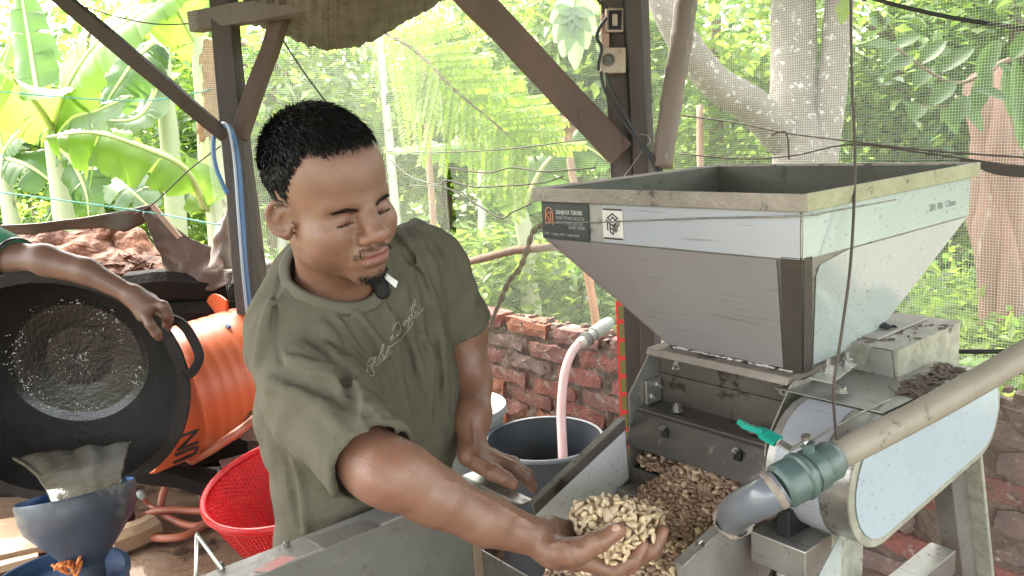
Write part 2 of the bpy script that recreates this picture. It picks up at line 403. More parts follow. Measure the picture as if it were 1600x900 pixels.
def banana(label, base, top, r0, leaves, dry=None, grp='banana plants behind the shed'):
    base = np.array(base); t = thing('banana_plant', label, 'banana plant', tuple(base), 0, grp)
    g = G(); n = 14; pts = [(np.array(top)-base)*i/n+V(nz((i,0,0),.3,base[0])*.03,0,0) for i in range(n+1)]
    g.tube(pts, [r0*(1.15-.45*i/n)*(1+.04*math.sin(i*2.1)) for i in range(n+1)], 14)
    g.obj('trunk', M_stem, t, smooth=True)
    for lv in leaves:
        pp, wd, up, mm = lv[:4]; pp = [np.array(p)-base for p in pp]
        g = G(); blade(g, pp, wd, up, tears=lv[4] if len(lv) > 4 else 8, droop=lv[5] if len(lv) > 5 else .25)
        P = spline(pp, 6); n_ = len(P)
        st = [pts[-1]] if np.linalg.norm(P[0]-pts[-1]) < 1.2 else []
        lf = g.obj('leaf', mm, t, smooth=True)
        g = G(); g.tube(spline(st+[P[0]], 3)[:-1]+P if st else P, list(np.linspace(.026, .005, len(P)+(3 if st else 0))), 6)
        g.obj('midrib', M_rib, lf, smooth=True)
    if dry:
        for a, b in dry:
            g = G(); a = np.array(a)-base; b = np.array(b)-base
            blade(g, [a, (a+b)/2+V(.04,0,0), b], .16, (0,-1,0), 4, .5); g.obj('dry_leaf', M_dry, t, smooth=True)
    return t
def gz(p, z=-.25): q = np.array(p).copy(); q[2] = z; return q
CU = (0, -.75, .65)
A_ = lambda *uvd: [D(*q) for q in uvd]
banana('banana plant with a huge lime leaf arching across the upper left corner', gz(D(90,380,5.2)), D(82,200,5.2), .075,
    [(A_((84,205,5.2),(107,135,5.0),(150,70,4.8),(205,30,4.6),(300,-25,4.4)), .62, CU, M_ban, 5),
     (A_((84,205,5.2),(55,160,4.9),(0,105,4.6),(-60,70,4.4)), .55, CU, M_ban, 6),
     (A_((90,215,5.2),(115,185,5.0),(155,172,4.9),(205,150,4.8)), .3, CU, LF[3], 6),
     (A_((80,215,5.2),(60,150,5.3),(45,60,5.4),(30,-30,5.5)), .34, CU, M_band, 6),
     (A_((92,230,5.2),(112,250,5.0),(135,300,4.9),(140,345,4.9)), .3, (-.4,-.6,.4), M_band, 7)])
banana('banana plant whose broad green leaf droops left in front of the others', gz(D(328,400,4.7)), D(318,60,4.7), .085,
    [(A_((322,330,4.6),(290,265,4.4),(225,232,4.3),(145,208,4.2),(66,216,4.1)), .42, (0,-.55,.8), M_ban, 5, .5),
     (A_((320,60,4.7),(345,-10,4.8),(390,-80,4.8)), .4, CU, M_ban, 6),
     (A_((315,80,4.7),(280,20,4.6),(240,-50,4.5)), .42, CU, M_ban, 6)],
    dry=[(D(322,60,4.6), D(312,225,4.6)), (D(332,80,4.65), D(322,190,4.65))])
banana('slim pale banana plant standing second from the left post', gz(D(262,390,5.6)), D(247,30,5.6), .075,
    [(A_((248,40,5.6),(285,0,5.5),(330,-30,5.4)), .4, CU, M_ban, 6),
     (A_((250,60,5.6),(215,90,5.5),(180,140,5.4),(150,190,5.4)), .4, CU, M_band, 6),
     (A_((252,120,5.6),(225,175,5.4),(190,190,5.3),(130,182,5.2)), .26, CU, LF[3], 6)])
banana('banana plant at the far left edge with pale stem and upright leaves', gz(D(6,390,6.2)), D(4,240,6.2), .07,
    [(A_((5,240,6.2),(40,200,6.0),(100,190,5.8),(150,215,5.8)), .36, CU, LF[3], 6),
     (A_((5,240,6.2),(-10,160,6.2),(20,60,6.2)), .4, CU, M_ban, 6),
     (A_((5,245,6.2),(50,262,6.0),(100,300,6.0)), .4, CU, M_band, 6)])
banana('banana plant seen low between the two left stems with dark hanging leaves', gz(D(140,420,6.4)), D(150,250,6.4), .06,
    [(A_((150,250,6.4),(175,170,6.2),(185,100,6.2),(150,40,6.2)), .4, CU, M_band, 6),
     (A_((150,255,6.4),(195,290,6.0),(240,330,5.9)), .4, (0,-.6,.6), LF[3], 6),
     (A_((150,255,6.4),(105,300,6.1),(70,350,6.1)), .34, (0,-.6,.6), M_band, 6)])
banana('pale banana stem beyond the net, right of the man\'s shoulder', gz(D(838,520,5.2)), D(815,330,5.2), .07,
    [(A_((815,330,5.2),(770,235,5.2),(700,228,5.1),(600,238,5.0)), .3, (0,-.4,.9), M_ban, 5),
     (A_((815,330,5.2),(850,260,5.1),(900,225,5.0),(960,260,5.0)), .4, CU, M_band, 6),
     (A_((815,335,5.2),(790,290,5.1),(740,300,5.1)), .35, CU, M_ban, 6)])

def leaves(g, C_, Rr, N_, size, mats=(0,1,2), probs=(.35,.4,.25), clumps=40, flat=.5, elong=2.0, dirbias=None):
    C_ = np.array(C_); Rr = np.array(Rr)
    d = RNG.normal(size=(clumps, 3)); d /= np.linalg.norm(d, axis=1)[:, None]
    cc = C_+d*Rr*(RNG.uniform(.15, 1, clumps)**.5)[:, None]; cr = RNG.uniform(.12, .34, clumps)
    ci = RNG.integers(0, clumps, N_)
    p = cc[ci]+RNG.normal(size=(N_, 3))*cr[ci][:, None]*Rr.mean()*V(1,1,flat)
    cm = RNG.choice(len(mats), clumps, p=probs)
    s = size*RNG.uniform(.6, 1.4, N_)
    dd = RNG.normal(size=(N_, 3))*V(1,1,.5)+V(0,0,-.35); dd /= np.linalg.norm(dd, axis=1)[:, None]
    up = RNG.normal(size=(N_, 3))*.5+V(0,-.2,1.); sd_ = np.cross(dd, up); sd_ /= np.linalg.norm(sd_, axis=1)[:, None]+1e-9
    w_ = (s/elong/2)[:, None]; nn = np.cross(sd_, dd)
    v0 = p; v1 = p+dd*(s*.45)[:, None]+sd_*w_+nn*w_*.35; v2 = p+dd*s[:, None]; v3 = p+dd*(s*.45)[:, None]-sd_*w_+nn*w_*.35
    vs = np.stack([v0, v1, v2, v3], 1).reshape(-1, 3); o = len(g.v)
    g.v += list(map(tuple, vs)); mi = np.where(RNG.random(N_) < .7, cm[ci], RNG.choice(len(mats), N_, p=probs))
    g.f += [(o+4*i, o+4*i+1, o+4*i+2, o+4*i+3) for i in range(N_)]; g.m += [int(mats[k_]) for k_ in mi]
def tree(label, base, h, r0, lean, crowns, bark, name='tree', cat='tree', grp=None, N_=4000, size=.1, branches=6, **kw):
    base = np.array(base); t = thing(name, label, cat, tuple(base), 0, grp); g = G()
    P = [V(lean[0]*(i/12)+nz((i,0,0),.35,base[0])*.15*r0*4, lean[1]*(i/12), h*i/12) for i in range(13)]
    g.tube(P, [r0*(1.25-.75*i/12) for i in range(13)], 10)
    for k_ in range(branches):
        i = random.randint(4, 11); a = random.uniform(0, 6.28); c, rr = crowns[k_ % len(crowns)]; e = (np.array(c)-base)*.5+(V(*RNG.normal(size=3))*np.array(rr)*.4)+(np.array(c)-base)*.5
        g.tube(spline([P[i], (P[i]+e)/2+V(0,0,.15), e], 5), list(np.linspace(r0*.45, r0*.08, 11)), 6)
    g.obj('trunk', bark, t, smooth=True)
    g = G()
    for c, rr in crowns: leaves(g, np.array(c)-base, rr, N_//len(crowns), size, **kw)
    g.obj('crown', LF, t)
    return t
# far trees beyond the net, each with its own crown
spec = [(430,150,8.0,(1.3,1.0,1.2),1,'bushy tree with fine leaves behind the left post'), (560,230,9.5,(1.5,1.2,1.3),0,'bright leafy tree right behind the man\'s head'),
        (690,120,9.0,(1.4,1.1,1.3),0,'sunlit tree crown in the gap left of the diagonal brace'), (830,200,10.5,(1.8,1.2,1.6),1,'mixed green tree under the diagonal brace'),
        (910,90,7.5,(.9,.8,1.0),1,'blue-green leafy tree just left of the centre post'), (1120,120,8.5,(1.3,1.0,1.4),0,'light green tree between the bamboo pole and the forked tree'),
        (1130,300,10.,(1.6,1.2,1.2),0,'low sunny tree behind the hopper\'s back corner'), (1400,90,8.0,(1.5,1.0,1.3),1,'broad tree right of the forked trunks'),
        (1420,300,8.5,(1.5,1.2,1.3),0,'bright tree low behind the hopper\'s right corner'), (1580,100,7.5,(1.2,1.0,1.4),2,'dark green tree in the upper right corner'),
        (330,170,9.5,(1.2,1.0,1.6),1,'hazy green tree seen between banana stems'), (150,120,10.5,(2.2,1.2,1.8),1,'far tree filling the gaps of the banana leaves'),
        (-40,250,10.5,(2.0,1.2,1.6),0,'far pale tree beyond the left edge'), (1660,330,9.,(1.5,1.2,1.5),1,'green tree beyond the right edge of the net')]
for u, v, d, rr, kd, lb in spec:
    c = D(u, v, d); b = gz(c+V(random.uniform(-.4,.4), random.uniform(0,.5), 0))
    pr_ = [(.6,.3,.05,.05),(.3,.4,.15,.15),(.1,.35,.5,.05)][kd]
    tree(lb, b, c[2]-b[2]+.6, .09, (c[0]-b[0], c[1]-b[1]), [(c, rr)], M_bark2, grp='trees beyond the net', N_=5200, size=.13, mats=(0,1,2,3), probs=pr_, clumps=60)
# two long rows of far forest behind everything, as one mass
g = G()
for i in range(46):
    a = -1.25+2.5*i/45; dd = random.uniform(13, 19)
    p = V(math.sin(a)*dd, math.cos(a)*dd, random.uniform(-.2, 3.2))
    leaves(g, p, (2.2,1.4,1.8), 1300, .26, mats=(0,1,2,3), probs=(.5,.3,.1,.1), clumps=25)
tag(g.obj('far_foliage', LF), 'far mass of sunlit green foliage behind the garden', kind='stuff')
# undergrowth
us = [(430,420,6.0),(620,430,6.2),(720,430,5.4),(800,420,7.0),(880,440,5.8),(960,420,7.2),(1120,420,7.5),(1440,450,5.2),(1560,480,4.6),(1480,560,3.9),(60,330,7.2),(200,330,7.6),(1600,560,3.6),(770,380,8)]
names = ['bright undergrowth bush beside the man\'s elbow, left of the post','leafy bush low behind the man\'s chest','leafy bush above the wall by the man\'s sleeve','sunny bush under the twisted wire','yellow-green bush behind the hose fitting',
         'bush low behind the centre post','bush hidden mostly behind the hopper','bush above the motor cover','bush at the right edge behind the pipe','small bush between motor cover and pipe','low bush under the far left banana','low bush between the banana stems','leafy plant under the pipe at the right edge','pale bush far behind the bent wire']
for (u, v, d), lb in zip(us, names):
    c = D(u, v, d); b = gz(c, -.28)
    t = thing('bush', lb, 'bush', tuple(b), 0, 'bushes beyond the wall'); g = G()
    for _ in range(5): g.tube([V(0,0,0), V(random.uniform(-.2,.2),random.uniform(-.2,.2),(c[2]-b[2])*.6), V(random.uniform(-.4,.4),random.uniform(-.3,.3),(c[2]-b[2])*1.05)], [.015,.01,.005], 5)
    g.obj('stem', M_bark2, t)
    g = G(); h = max(.5, c[2]-b[2])
    leaves(g, V(0,0,h*.75), (.75,.6,h*.55), 3000, .085, mats=(0,1,2), probs=(.62,.3,.08), clumps=34); g.obj('foliage', LF, t)
g = G()
for i in range(24):
    q = V(random.uniform(-5,5), random.uniform(4.6,11), -.22)
    leaves(g, q, (1.0,1.0,.14), 900, .10, mats=(0,1), probs=(.65,.35), clumps=30, flat=.25)
tag(g.obj('ground_cover', LF), kind='stuff')

# the big forked tree with a branch curving left
t = thing('forked_tree', 'big pale-barked tree with two upright trunks and a branch curving left', 'tree', tuple(gz(D(1240,300,5.0))))
b0 = np.array(t.location); g = G()
def TR(pts, rs, n=14, k=8):
    P = [p-b0 for p in spline(pts, k)]; R2 = np.interp(np.linspace(0, len(rs)-1, len(P)), range(len(rs)), rs)
    R2 = [r_*(1+.05*nz((i,0,0),.9,r_*50)) for i, r_ in enumerate(R2)]; g.tube(P, R2, n)
TR([gz(D(1262,520,5.0)), D(1258,300,5.0), D(1242,170,5.0), D(1240,60,5.0), D(1238,-120,5.0)], [.26,.19,.145,.135,.12]); g.obj('trunk', M_bark, t, smooth=True)
g = G(); TR([D(1262,330,4.97), D(1290,200,4.92), D(1303,100,4.9), D(1322,-120,4.9)], [.13,.095,.085,.08]); g.obj('trunk', M_bark, t, smooth=True)
g = G(); TR([D(1225,215,4.98), D(1175,165,4.8), D(1120,130,4.65), D(1075,75,4.5), D(1040,10,4.4), D(1010,-80,4.3)], [.12,.105,.095,.085,.08,.07]); g.obj('branch', M_bark, t, smooth=True)
g = G()
for u, v, d in ((1240,-200,5.2),(1120,-180,5),(1330,-170,4.8)): leaves(g, D(u,v,d)-b0, (.8,.7,.5), 1800, .16, mats=(0,1,2), probs=(.4,.4,.2))
g.obj('crown', LF, t)
# reddish trunk at the right edge
t = thing('old_trunk', 'thick reddish-brown peeling trunk at the right edge behind the net', 'tree trunk', tuple(gz(D(1560,400,3.9)))); b0 = np.array(t.location); g = G()
P = spline([gz(D(1575,600,3.9)), D(1568,450,3.9), D(1556,300,3.9), D(1552,170,3.9), D(1560,120,3.95)], 6)
def ridg(i, th): return .12*math.sin(th*5+i*.2)+.08*math.sin(th*9+i*.5)
for k_ in range(7):
    o_ = V(.07*math.cos(k_*.9), .05*math.sin(k_*.9), 0); g.tube([p-b0+o_*(1+.2*math.sin(i*.5+k_)) for i, p in enumerate(P)], [.055+.012*math.sin(i*.7+k_*2) for i in range(len(P))], 8)
g.obj('trunk', M_red, t, smooth=True)
# broad dark leaves hanging over the net on the right, on one branch
t = thing('leafy_branch', 'drooping branch with broad dark green leaves in the upper right', 'branch', tuple(D(1640,60,3.4))); b0 = np.array(t.location); g = G()
br = spline([D(1660,60,3.5), D(1560,100,3.4), D(1490,130,3.35), D(1400,75,3.3)], 6); g.tube([p-b0 for p in br], list(np.linspace(.014,.004,len(br))), 6)
br2 = spline([D(1560,100,3.4), D(1500,160,3.3), D(1440,165,3.25)], 6); g.tube([p-b0 for p in br2], list(np.linspace(.01,.003,len(br2))), 6)
g.obj('stem', M_bark2, t, smooth=True)
def broad(g, a, b, wd, up=(0,-.6,.8), m=0):
    a = np.array(a); b = np.array(b); d = b-a; s_ = unit(np.cross(d, up)); uu = unit(np.cross(s_, d)); n = 6; rows = []
    for i in range(n+1):
        tt = i/n; ww = wd*math.sin(math.pi*min(.98, tt*.93+.05))**.7; c = a+d*tt-uu*(.15*wd*tt*tt*2)
        rows += [c-s_*ww/2+uu*ww*.14, c-s_*ww/4+uu*ww*.05, c, c+s_*ww/4+uu*ww*.05, c+s_*ww/2+uu*ww*.14]
    g.add(rows, [(i*5+j, i*5+j+1, i*5+6+j, i*5+5+j) for i in range(n) for j in range(4)], m)
lw = [((1408,78),(1360,62)),((1425,88),(1392,105)),((1440,98),(1475,60)),((1470,112),(1520,70)),((1490,128),(1455,160)),((1440,163),(1425,182)),((1470,165),(1500,205)),
      ((1500,158),(1540,200)),((1520,140),(1580,150)),((1530,118),(1560,60)),((1560,100),(1610,140)),((1545,105),(1520,180)),((1580,92),(1620,40)),((1400,75),(1435,50)),
      ((1585,95),(1600,230)),((1455,105),(1430,130)),((1405,70),(1380,95)),((1510,150),(1490,190)),((1570,110),(1585,180)),((1450,70),(1500,90))]
for a, b in lw:
    g = G(); da = random.uniform(3.2,3.4); broad(g, D(*a,da)-b0, D(*b,da-.04)-b0, .075); g.obj('leaf', LF[2], t, smooth=True)
# a lime feathery branch above the man, papaya leaf by the post
t = thing('feathery_branch', 'lime green feathery branch hanging from the broken roof edge', 'branch', tuple(D(600,20,4.4))); b0 = np.array(t.location)
g = G(); gl = G(); main = [D(590,45,4.4), D(650,80,4.4), D(710,140,4.3), D(770,190,4.3), D(820,235,4.3)]
MP = spline(main, 6); g.tube([p-b0 for p in MP], list(np.linspace(.012,.004,len(MP))), 5)
for i in range(2, len(MP), 1):
    for sg in (-1, 1):
        dl = random.uniform(.22,.6)*(1-.45*i/len(MP)); d = unit(MP[i]-MP[i-1]); s_ = unit(np.cross(d, (0,-1,.1)))*sg
        e = MP[i]+s_*dl*.8+d*dl*.6+V(0,random.uniform(-.1,.1),-.05)
        gl.tube([MP[i]-b0, e-b0], [.002,.001], 3)
        for k_ in range(30):
            q = MP[i]+(e-MP[i])*(k_/30+.02); dd = unit(e-MP[i]); s2 = unit(np.cross(dd, (0,-1,.2)))
            for s3 in (-1, 1): broad(gl, q-b0, q-b0+(s2*s3*.8+dd*.5)*.034+V(0,random.uniform(-.03,.03),-.006), .016)
g.obj('stem', M_bark2, t); 
M_lime = leafmat('lime_leaflet', (.16,.26,.03), (.22,.30,.035), (.42,.62,.05)); tag(gl.obj('leaflets', M_lime, t), kind='stuff')
t = thing('papaya_leaf', 'large lobed papaya leaf hanging left of the centre post top', 'leaf', tuple(D(895,0,4.2))); b0 = np.array(t.location)
g = G(); g.tube([D(905,-60,4.2)-b0, D(895,12,4.2)-b0], .006, 5); g.obj('stem', M_stem, t)
for e in ((868,62),(880,85),(900,105),(918,72),(930,45),(862,30),(935,12),(870,5)):
    g = G(); broad(g, D(895,14,4.2)-b0, D(*e,4.15)-b0, .11, (0,-1,.3)); g.obj('lobe', LF[3], t, smooth=True)
# stakes and thin trunks between wall and garden
M_rust = mat('rusty_stake', (.28,.13,.09), .85, c2=(.40,.27,.2), scale=6, amt=.9, bump=1, stretch=(1,1,.3))
M_orange = mat('orange_stake', (.55,.27,.14), .8, c2=(.42,.20,.11), scale=5, amt=.8)
for a, b, r0, m, lb in ((D(682,420,4.4), D(664,112,4.4), .02, M_rust, 'rusty brown stake beyond the net, nearer the man\'s head'), (D(905,330,4.8), D(882,182,4.8), .026, M_rust, 'brown stake with dead leaves on top, left of the centre post'),
                        (D(932,505,4.0), D(905,330,4.0), .022, M_orange, 'orange-brown leaning stake behind the hose fitting'), (D(1096,262,5.), D(1094,165,5.), .025, M_rust, 'short brown stake behind the hopper rim')):
    bb = gz(a, -.28) if a[2] > 0 else a; bb = a+(a-b)*((a[2]+.28)/max(.05,(b[2]-a[2])))
    o = bamboo('stake', bb, b, r0, r0*.8, m, nodes=4); recenter(o, tuple(bb)); tag(o, lb, 'stake')
M_white = mat('whitish_trunk_bark', (.62,.6,.55), .8, c2=(.42,.42,.36), scale=5, amt=.8)
for a, b, r0, lb in ((D(755,420,7.0), D(752,238,7.0), .04, 'thin white trunk seen beyond the net, mid gap'), (D(612,260,7.5), D(595,75,7.5), .045, 'white slender trunk above the man\'s shoulder'), (D(440,300,8), D(436,60,8), .05, 'slim pale trunk behind the left post')):
    bb = a+(a-b)*((a[2]+.28)/(b[2]-a[2])); o = bamboo('slim_trunk', bb, b+(b-a)*.3, r0, r0*.8, M_white, nodes=5); recenter(o, tuple(bb)); tag(o, lb, 'tree trunk')
g = G()
for e in ((870,190),(862,205),(900,200),(908,190),(890,215),(878,212)): broad(g, D(884,184,4.75), D(*e,4.7), .08)
recenter(tag(g.obj('dead_leaves', M_dry, smooth=True), 'rust-coloured dead leaves hanging on the brown stake', 'leaves'), tuple(D(884,184,4.75)))
# ================================================================== THE MACHINE
def scratch(m, dens=.5, dark=(.12,.11,.10), sc_=22):
    t = m.node_tree; N = t.nodes; L = t.links; b = N['Principled BSDF']; src = b.inputs['Base Color'].links[0].from_socket
    tc = N.new('ShaderNodeTexCoord'); prev = src
    for k_, rot_ in enumerate(((.2,.7,.4),(1.1,.3,1.9))):
        mp = N.new('ShaderNodeMapping'); mp.inputs['Rotation'].default_value = rot_; mp.inputs['Scale'].default_value = (sc_*2.2, sc_*.08, sc_*2.2)
        n = N.new('ShaderNodeTexNoise'); n.inputs['Scale'].default_value = 3; n.inputs['Detail'].default_value = 2; r = N.new('ShaderNodeMapRange'); r.inputs[1].default_value = .70-.06*dens; r.inputs[2].default_value = .74-.06*dens
        x = N.new('ShaderNodeMix'); x.data_type = 'RGBA'; mu = N.new('ShaderNodeMath'); mu.operation = 'MULTIPLY'; mu.inputs[1].default_value = .55
        L.new(tc.outputs['Object'], mp.inputs[0]); L.new(mp.outputs[0], n.inputs['Vector']); L.new(n.outputs['Fac'], r.inputs[0]); L.new(r.outputs[0], mu.inputs[0]); L.new(mu.outputs[0], x.inputs[0]); L.new(prev, x.inputs[6]); x.inputs[7].default_value = (*dark, 1); prev = x.outputs[2]
    # fine specks of husk dust
    n = N.new('ShaderNodeTexNoise'); n.inputs['Scale'].default_value = 110; n.inputs['Detail'].default_value = 3; r = N.new('ShaderNodeMapRange'); r.inputs[1].default_value = .80; r.inputs[2].default_value = .83; x = N.new('ShaderNodeMix'); x.data_type = 'RGBA'
    L.new(tc.outputs['Object'], n.inputs['Vector']); L.new(n.outputs['Fac'], r.inputs[0]); L.new(r.outputs[0], x.inputs[0]); L.new(prev, x.inputs[6]); x.inputs[7].default_value = (.06,.05,.04,1); L.new(x.outputs[2], b.inputs['Base Color'])
def steel(name, c=(.46,.45,.42), rough=.38, metal=.75, c2=(.30,.28,.25), grime=(.10,.085,.065), sc_=5, thr=.6, bump=.25):
    return mat(name, c, rough, metal, c2=c2, scale=sc_, amt=.9, c3=grime, scale3=17, thr3=thr, bump=bump, bscale=35, rvar=.14)
M_st = steel('stainless_steel', (.44,.43,.405), c2=(.26,.245,.22)); M_std = steel('dirty_steel', (.18,.165,.145), .5, .5, (.105,.095,.08), (.05,.04,.03), thr=.57, bump=.5)
M_stm = steel('mottled_oxidised_steel', (.42,.41,.34), .6, .3, (.22,.22,.17), (.07,.07,.05), 30, .6, 1)
M_rim = steel('rim_steel', (.27,.235,.20), .5, .35, (.19,.16,.135), (.05,.042,.032), 9, .57, .8)
M_rimr = steel('mossy_rim_steel', (.34,.335,.22), .55, .3, (.24,.225,.14), (.045,.045,.028), 12, .56, .9)
M_in = mat('hopper_inside', (.085,.095,.065), .6, .25, c2=(.05,.045,.035), scale=4, amt=.9, c3=(.03,.035,.02), scale3=16, thr3=.57, bump=.5)
M_film = mat('blue_white_film', (.335,.35,.385), .33, .0, c2=(.285,.295,.32), scale=3, amt=.8, c3=(.32,.33,.34), scale3=6, thr3=.7, rvar=.1)
M_filml = mat('mauve_grey_film', (.275,.26,.265), .36, .0, c2=(.23,.215,.212), scale=2.5, amt=.8, c3=(.2,.185,.17), scale3=5, thr3=.66, rvar=.08)
M_filmc = mat('pale_cyan_film', (.40,.455,.44), .14, .0, c2=(.34,.385,.37), scale=3, amt=.8, c3=(.42,.44,.42), scale3=5, thr3=.7, rvar=.1, coat=.3)
M_filmb = mat('sky_blue_film', (.37,.44,.475), .3, .0, c2=(.33,.395,.43), scale=2.5, amt=.8, rvar=.08)
for m_ in (M_film, M_filml, M_filmc, M_filmb, M_st, M_std): scratch(m_)
M_black = mat('black_plastic', (.012,.012,.014), .35)
M_blk2 = mat('sticker_black', (.022,.025,.025), .45, c2=(.04,.045,.042), scale=20, amt=.7)
M_wht = mat('sticker_white', (.62,.60,.56), .5, c2=(.5,.48,.44), scale=30, amt=.6)
M_orl = mat('sticker_orange', (.62,.25,.12), .5); M_gry = mat('print_grey', (.30,.31,.30), .5); M_ink = mat('ink', (.03,.03,.03), .6); M_inkg = mat('stencil_ink', (.13,.14,.13), .6)

mach = thing('shelling_machine', 'stainless steel shelling machine with big square hopper, chute and belt cover', 'machine', tuple(O), YAW)
ZR = 1.3814; A_len = .59; RH = .026; SK = .0715
def box(name, a, b, m, parent=mach, bevel=.001, **k): return G().box(a, b).obj(name, m, parent, bevel=bevel, **k)
# rim: folded strip on four sides
th = .003
def ring_strip(x0,x1,y0,y1,z0,z1,t):
    return [((x0,y0,z0),(x0+t,y1,z1)), ((x0+t,y0,z0),(x1,y0+t,z1)), ((x1-t,y0+t,z0),(x1,y1,z1)), ((x0+t,y1-t,z0),(x1-t,y1,z1))]
S = ring_strip(0,A_len,0,A_len,ZR-RH,ZR,.004)
hop = G()
for k_, (a, b) in enumerate(S):
    o = box('rim_strip', a, b, M_rimr if k_ == 1 else M_rim)
    g = G(); 
g = G(); i_ = .0135
for a, b in (((.004,.004),(i_,A_len-.004)), ((i_,.004),(A_len-.004,i_)), ((A_len-i_,i_),(A_len-.004,A_len-.004)), ((i_,A_len-i_),(A_len-i_,A_len-.004))):
    g.box((a[0],a[1],ZR-.006),(b[0],b[1],ZR-.0015))
g.obj('rim_flange', M_rim, mach)
# skirt and cone: outer steel shell with inner dark shell
xi = .0127; zs0 = ZR-RH+.002; zs1 = ZR-RH-SK; bx0, bx1, by0, by1, zb = .145,.36,.092,.378,1.066
top = [(xi,xi),(A_len-xi,xi),(A_len-xi,A_len-xi),(xi,A_len-xi)]; bot = [(bx0,by0),(bx1,by0),(bx1,by1),(bx0,by1)]
def shell(name, t0, z0, t1, z1, m, off=0, flip=False):
    g = G(); vs = [(x,y,z0) for x, y in t0]+[(x,y,z1) for x, y in t1]
    fs = [(i,(i+1)%4,4+(i+1)%4,4+i) for i in range(4)]
    g.add(vs, [f[::-1] for f in fs] if flip else fs); return g.obj(name, m, mach)
shell('hopper_skirt', top, zs0, top, zs1, M_st); shell('hopper_cone', top, zs1, bot, zb, M_st)
ins = lambda q, d: [(x+(d if i in (0,3) else -d), y+(d if i in (0,1) else -d)) for i, (x, y) in enumerate(q)]
o = shell('hopper_lining', ins(top,.003), ZR-.004, ins(top,.003), zs1, M_in, flip=True)
shell('hopper_lining', ins(top,.003), zs1, ins(bot,.003), zb, M_in, flip=True)
# film panels, proud of the steel
def bil(q, a, b): q = [np.array(p, float) for p in q]; return (q[0]*(1-a)+q[1]*a)*(1-b)+(q[3]*(1-a)+q[2]*a)*b
def film(name, q, a0, a1, b0, b1, m, n, t=.0012, torn=None):
    n = unit(n); P = [bil(q, a, b) for a, b in ((a0,b0),(a1,b0),(a1,b1),(a0,b1))]
    if torn: P = [bil(q, a, b) for a, b in torn]
    g = G(); g.prism([p+n*.0008 for p in P][::-1], n*t); return g.obj(name, m, mach)
L_ = A_len
fq = [(xi,L_-xi,zs0),(xi,xi,zs0),(xi,xi,zs1),(xi,L_-xi,zs1)]
film('film_panel', fq, .293, .995, .0, .99, M_film, (-1,0,0))
fq2 = [(xi,L_-xi,zs1),(xi,xi,zs1),(bx0,by0,zb),(bx0,by1,zb)]; n2 = unit(np.cross(V(*fq2[1])-V(*fq2[0]), V(*fq2[3])-V(*fq2[0]))); n2 = n2*np.sign(-n2[0])
film('film_panel', fq2, .0, 1, 0, 1, M_filml, n2, torn=((.02,.01),(.925,.01),(.88,.98),(.03,.98)))
rq = [(xi,xi,zs0),(L_-xi,xi,zs0),(L_-xi,xi,zs1),(xi,xi,zs1)]
film('film_panel', rq, .0, .995, .0, .99, M_filmc, (0,-1,0))
rq2 = [(xi,xi,zs1),(L_-xi,xi,zs1),(bx1,by0,zb),(bx0,by0,zb)]; n3 = unit(np.cross(V(*rq2[1])-V(*rq2[0]), V(*rq2[3])-V(*rq2[0]))); n3 = n3*np.sign(-n3[1])
film('film_panel', rq2, 0, 1, 0, 1, M_filmc, n3, torn=((.07,.16),(.085,.07),(.22,.01),(.99,.01),(.985,.95),(.13,.955)))
# dark bare corner strips down the cone's front edge
g = G(); e0 = V(xi,xi,zs1+.004); e1 = V(bx0,by0,zb); 
for nn, dr in ((n2, V(0,1,0)), (n3, V(1,0,0))):
    w0, w1 = (.034,.034) if nn is n2 else (.022,.026)
    p = [e0, e0+dr*w0, e1+dr*w1, e1]; p = [q_+nn*.0012 for q_ in p]
    g.prism(p if nn is n3 else p[::-1], nn*.0018)
M_strip = steel('bare_corner_steel', (.12,.105,.09), .55, .4, (.075,.065,.055), (.30,.28,.24), 8, .66, .4); g.obj('corner_strip', M_strip, mach)
g = G()
for y in np.linspace(by0+.02, by1-.02, 30):    # flecks of dried husk caught at the seam
    if random.random() < .7: g.hexa([V(bx0-.004,y,zb-.001)+V(*RNG.normal(size=3))*.0015+V(*q_)*.003 for q_ in ((-1,-1.6,-.5),(1,-1.6,-.5),(1,1.6,-.5),(-1,1.6,-.5),(-1,-1.6,.5),(1,-1.6,.5),(1,1.6,.5),(-1,1.6,.5))])
tag(g.obj('husk_flecks', M_wht, mach), kind='stuff')

# ---- stickers and stencils
def text(s, size, m, parent, ex=.0004, align='LEFT', name='lettering', sx=1., shear=0):
    cu = bpy.data.curves.new(name, 'FONT'); cu.body = s; cu.size = size; cu.extrude = ex; cu.align_x = align; cu.materials.append(m); cu.shear = shear
    tmp = bpy.data.objects.new('tmp', cu); col.objects.link(tmp); bpy.context.view_layer.update(); me = bpy.data.meshes.new_from_object(tmp.evaluated_get(bpy.context.evaluated_depsgraph_get())); me.name = name; bpy.data.objects.remove(tmp); bpy.data.curves.remove(cu)
    if not me.materials: me.materials.append(m)
    o = bpy.data.objects.new(name, me); col.objects.link(o); o.parent = parent; o.scale = (sx,1,1); return o
def place(o, org, xa, ya, sx=1.):
    xa = unit(xa); ya = unit(np.array(ya)-xa*np.dot(xa, ya)); za = np.cross(xa, ya); M_ = Matrix.Identity(4)
    for i in range(3): M_[i][0], M_[i][1], M_[i][2], M_[i][3] = xa[i]*sx, ya[i], za[i], org[i]
    o.matrix_local = M_
def mpt(u, v): return mX(u, v, xi)
st = G(); q = [V(xi-.002,y,z) for y, z in ((L_-xi-.002,zs0-.001),(.447,zs0-.001),(.447,zs1-.001),(L_-xi-.002,zs1-.001))]
st.prism(q[::-1], (-.0006,0,0)); stk = st.obj('maker_sticker', M_blk2, mach)
XL = xi-.0035; SX = (0,-1,0); SY = (0,0,1)
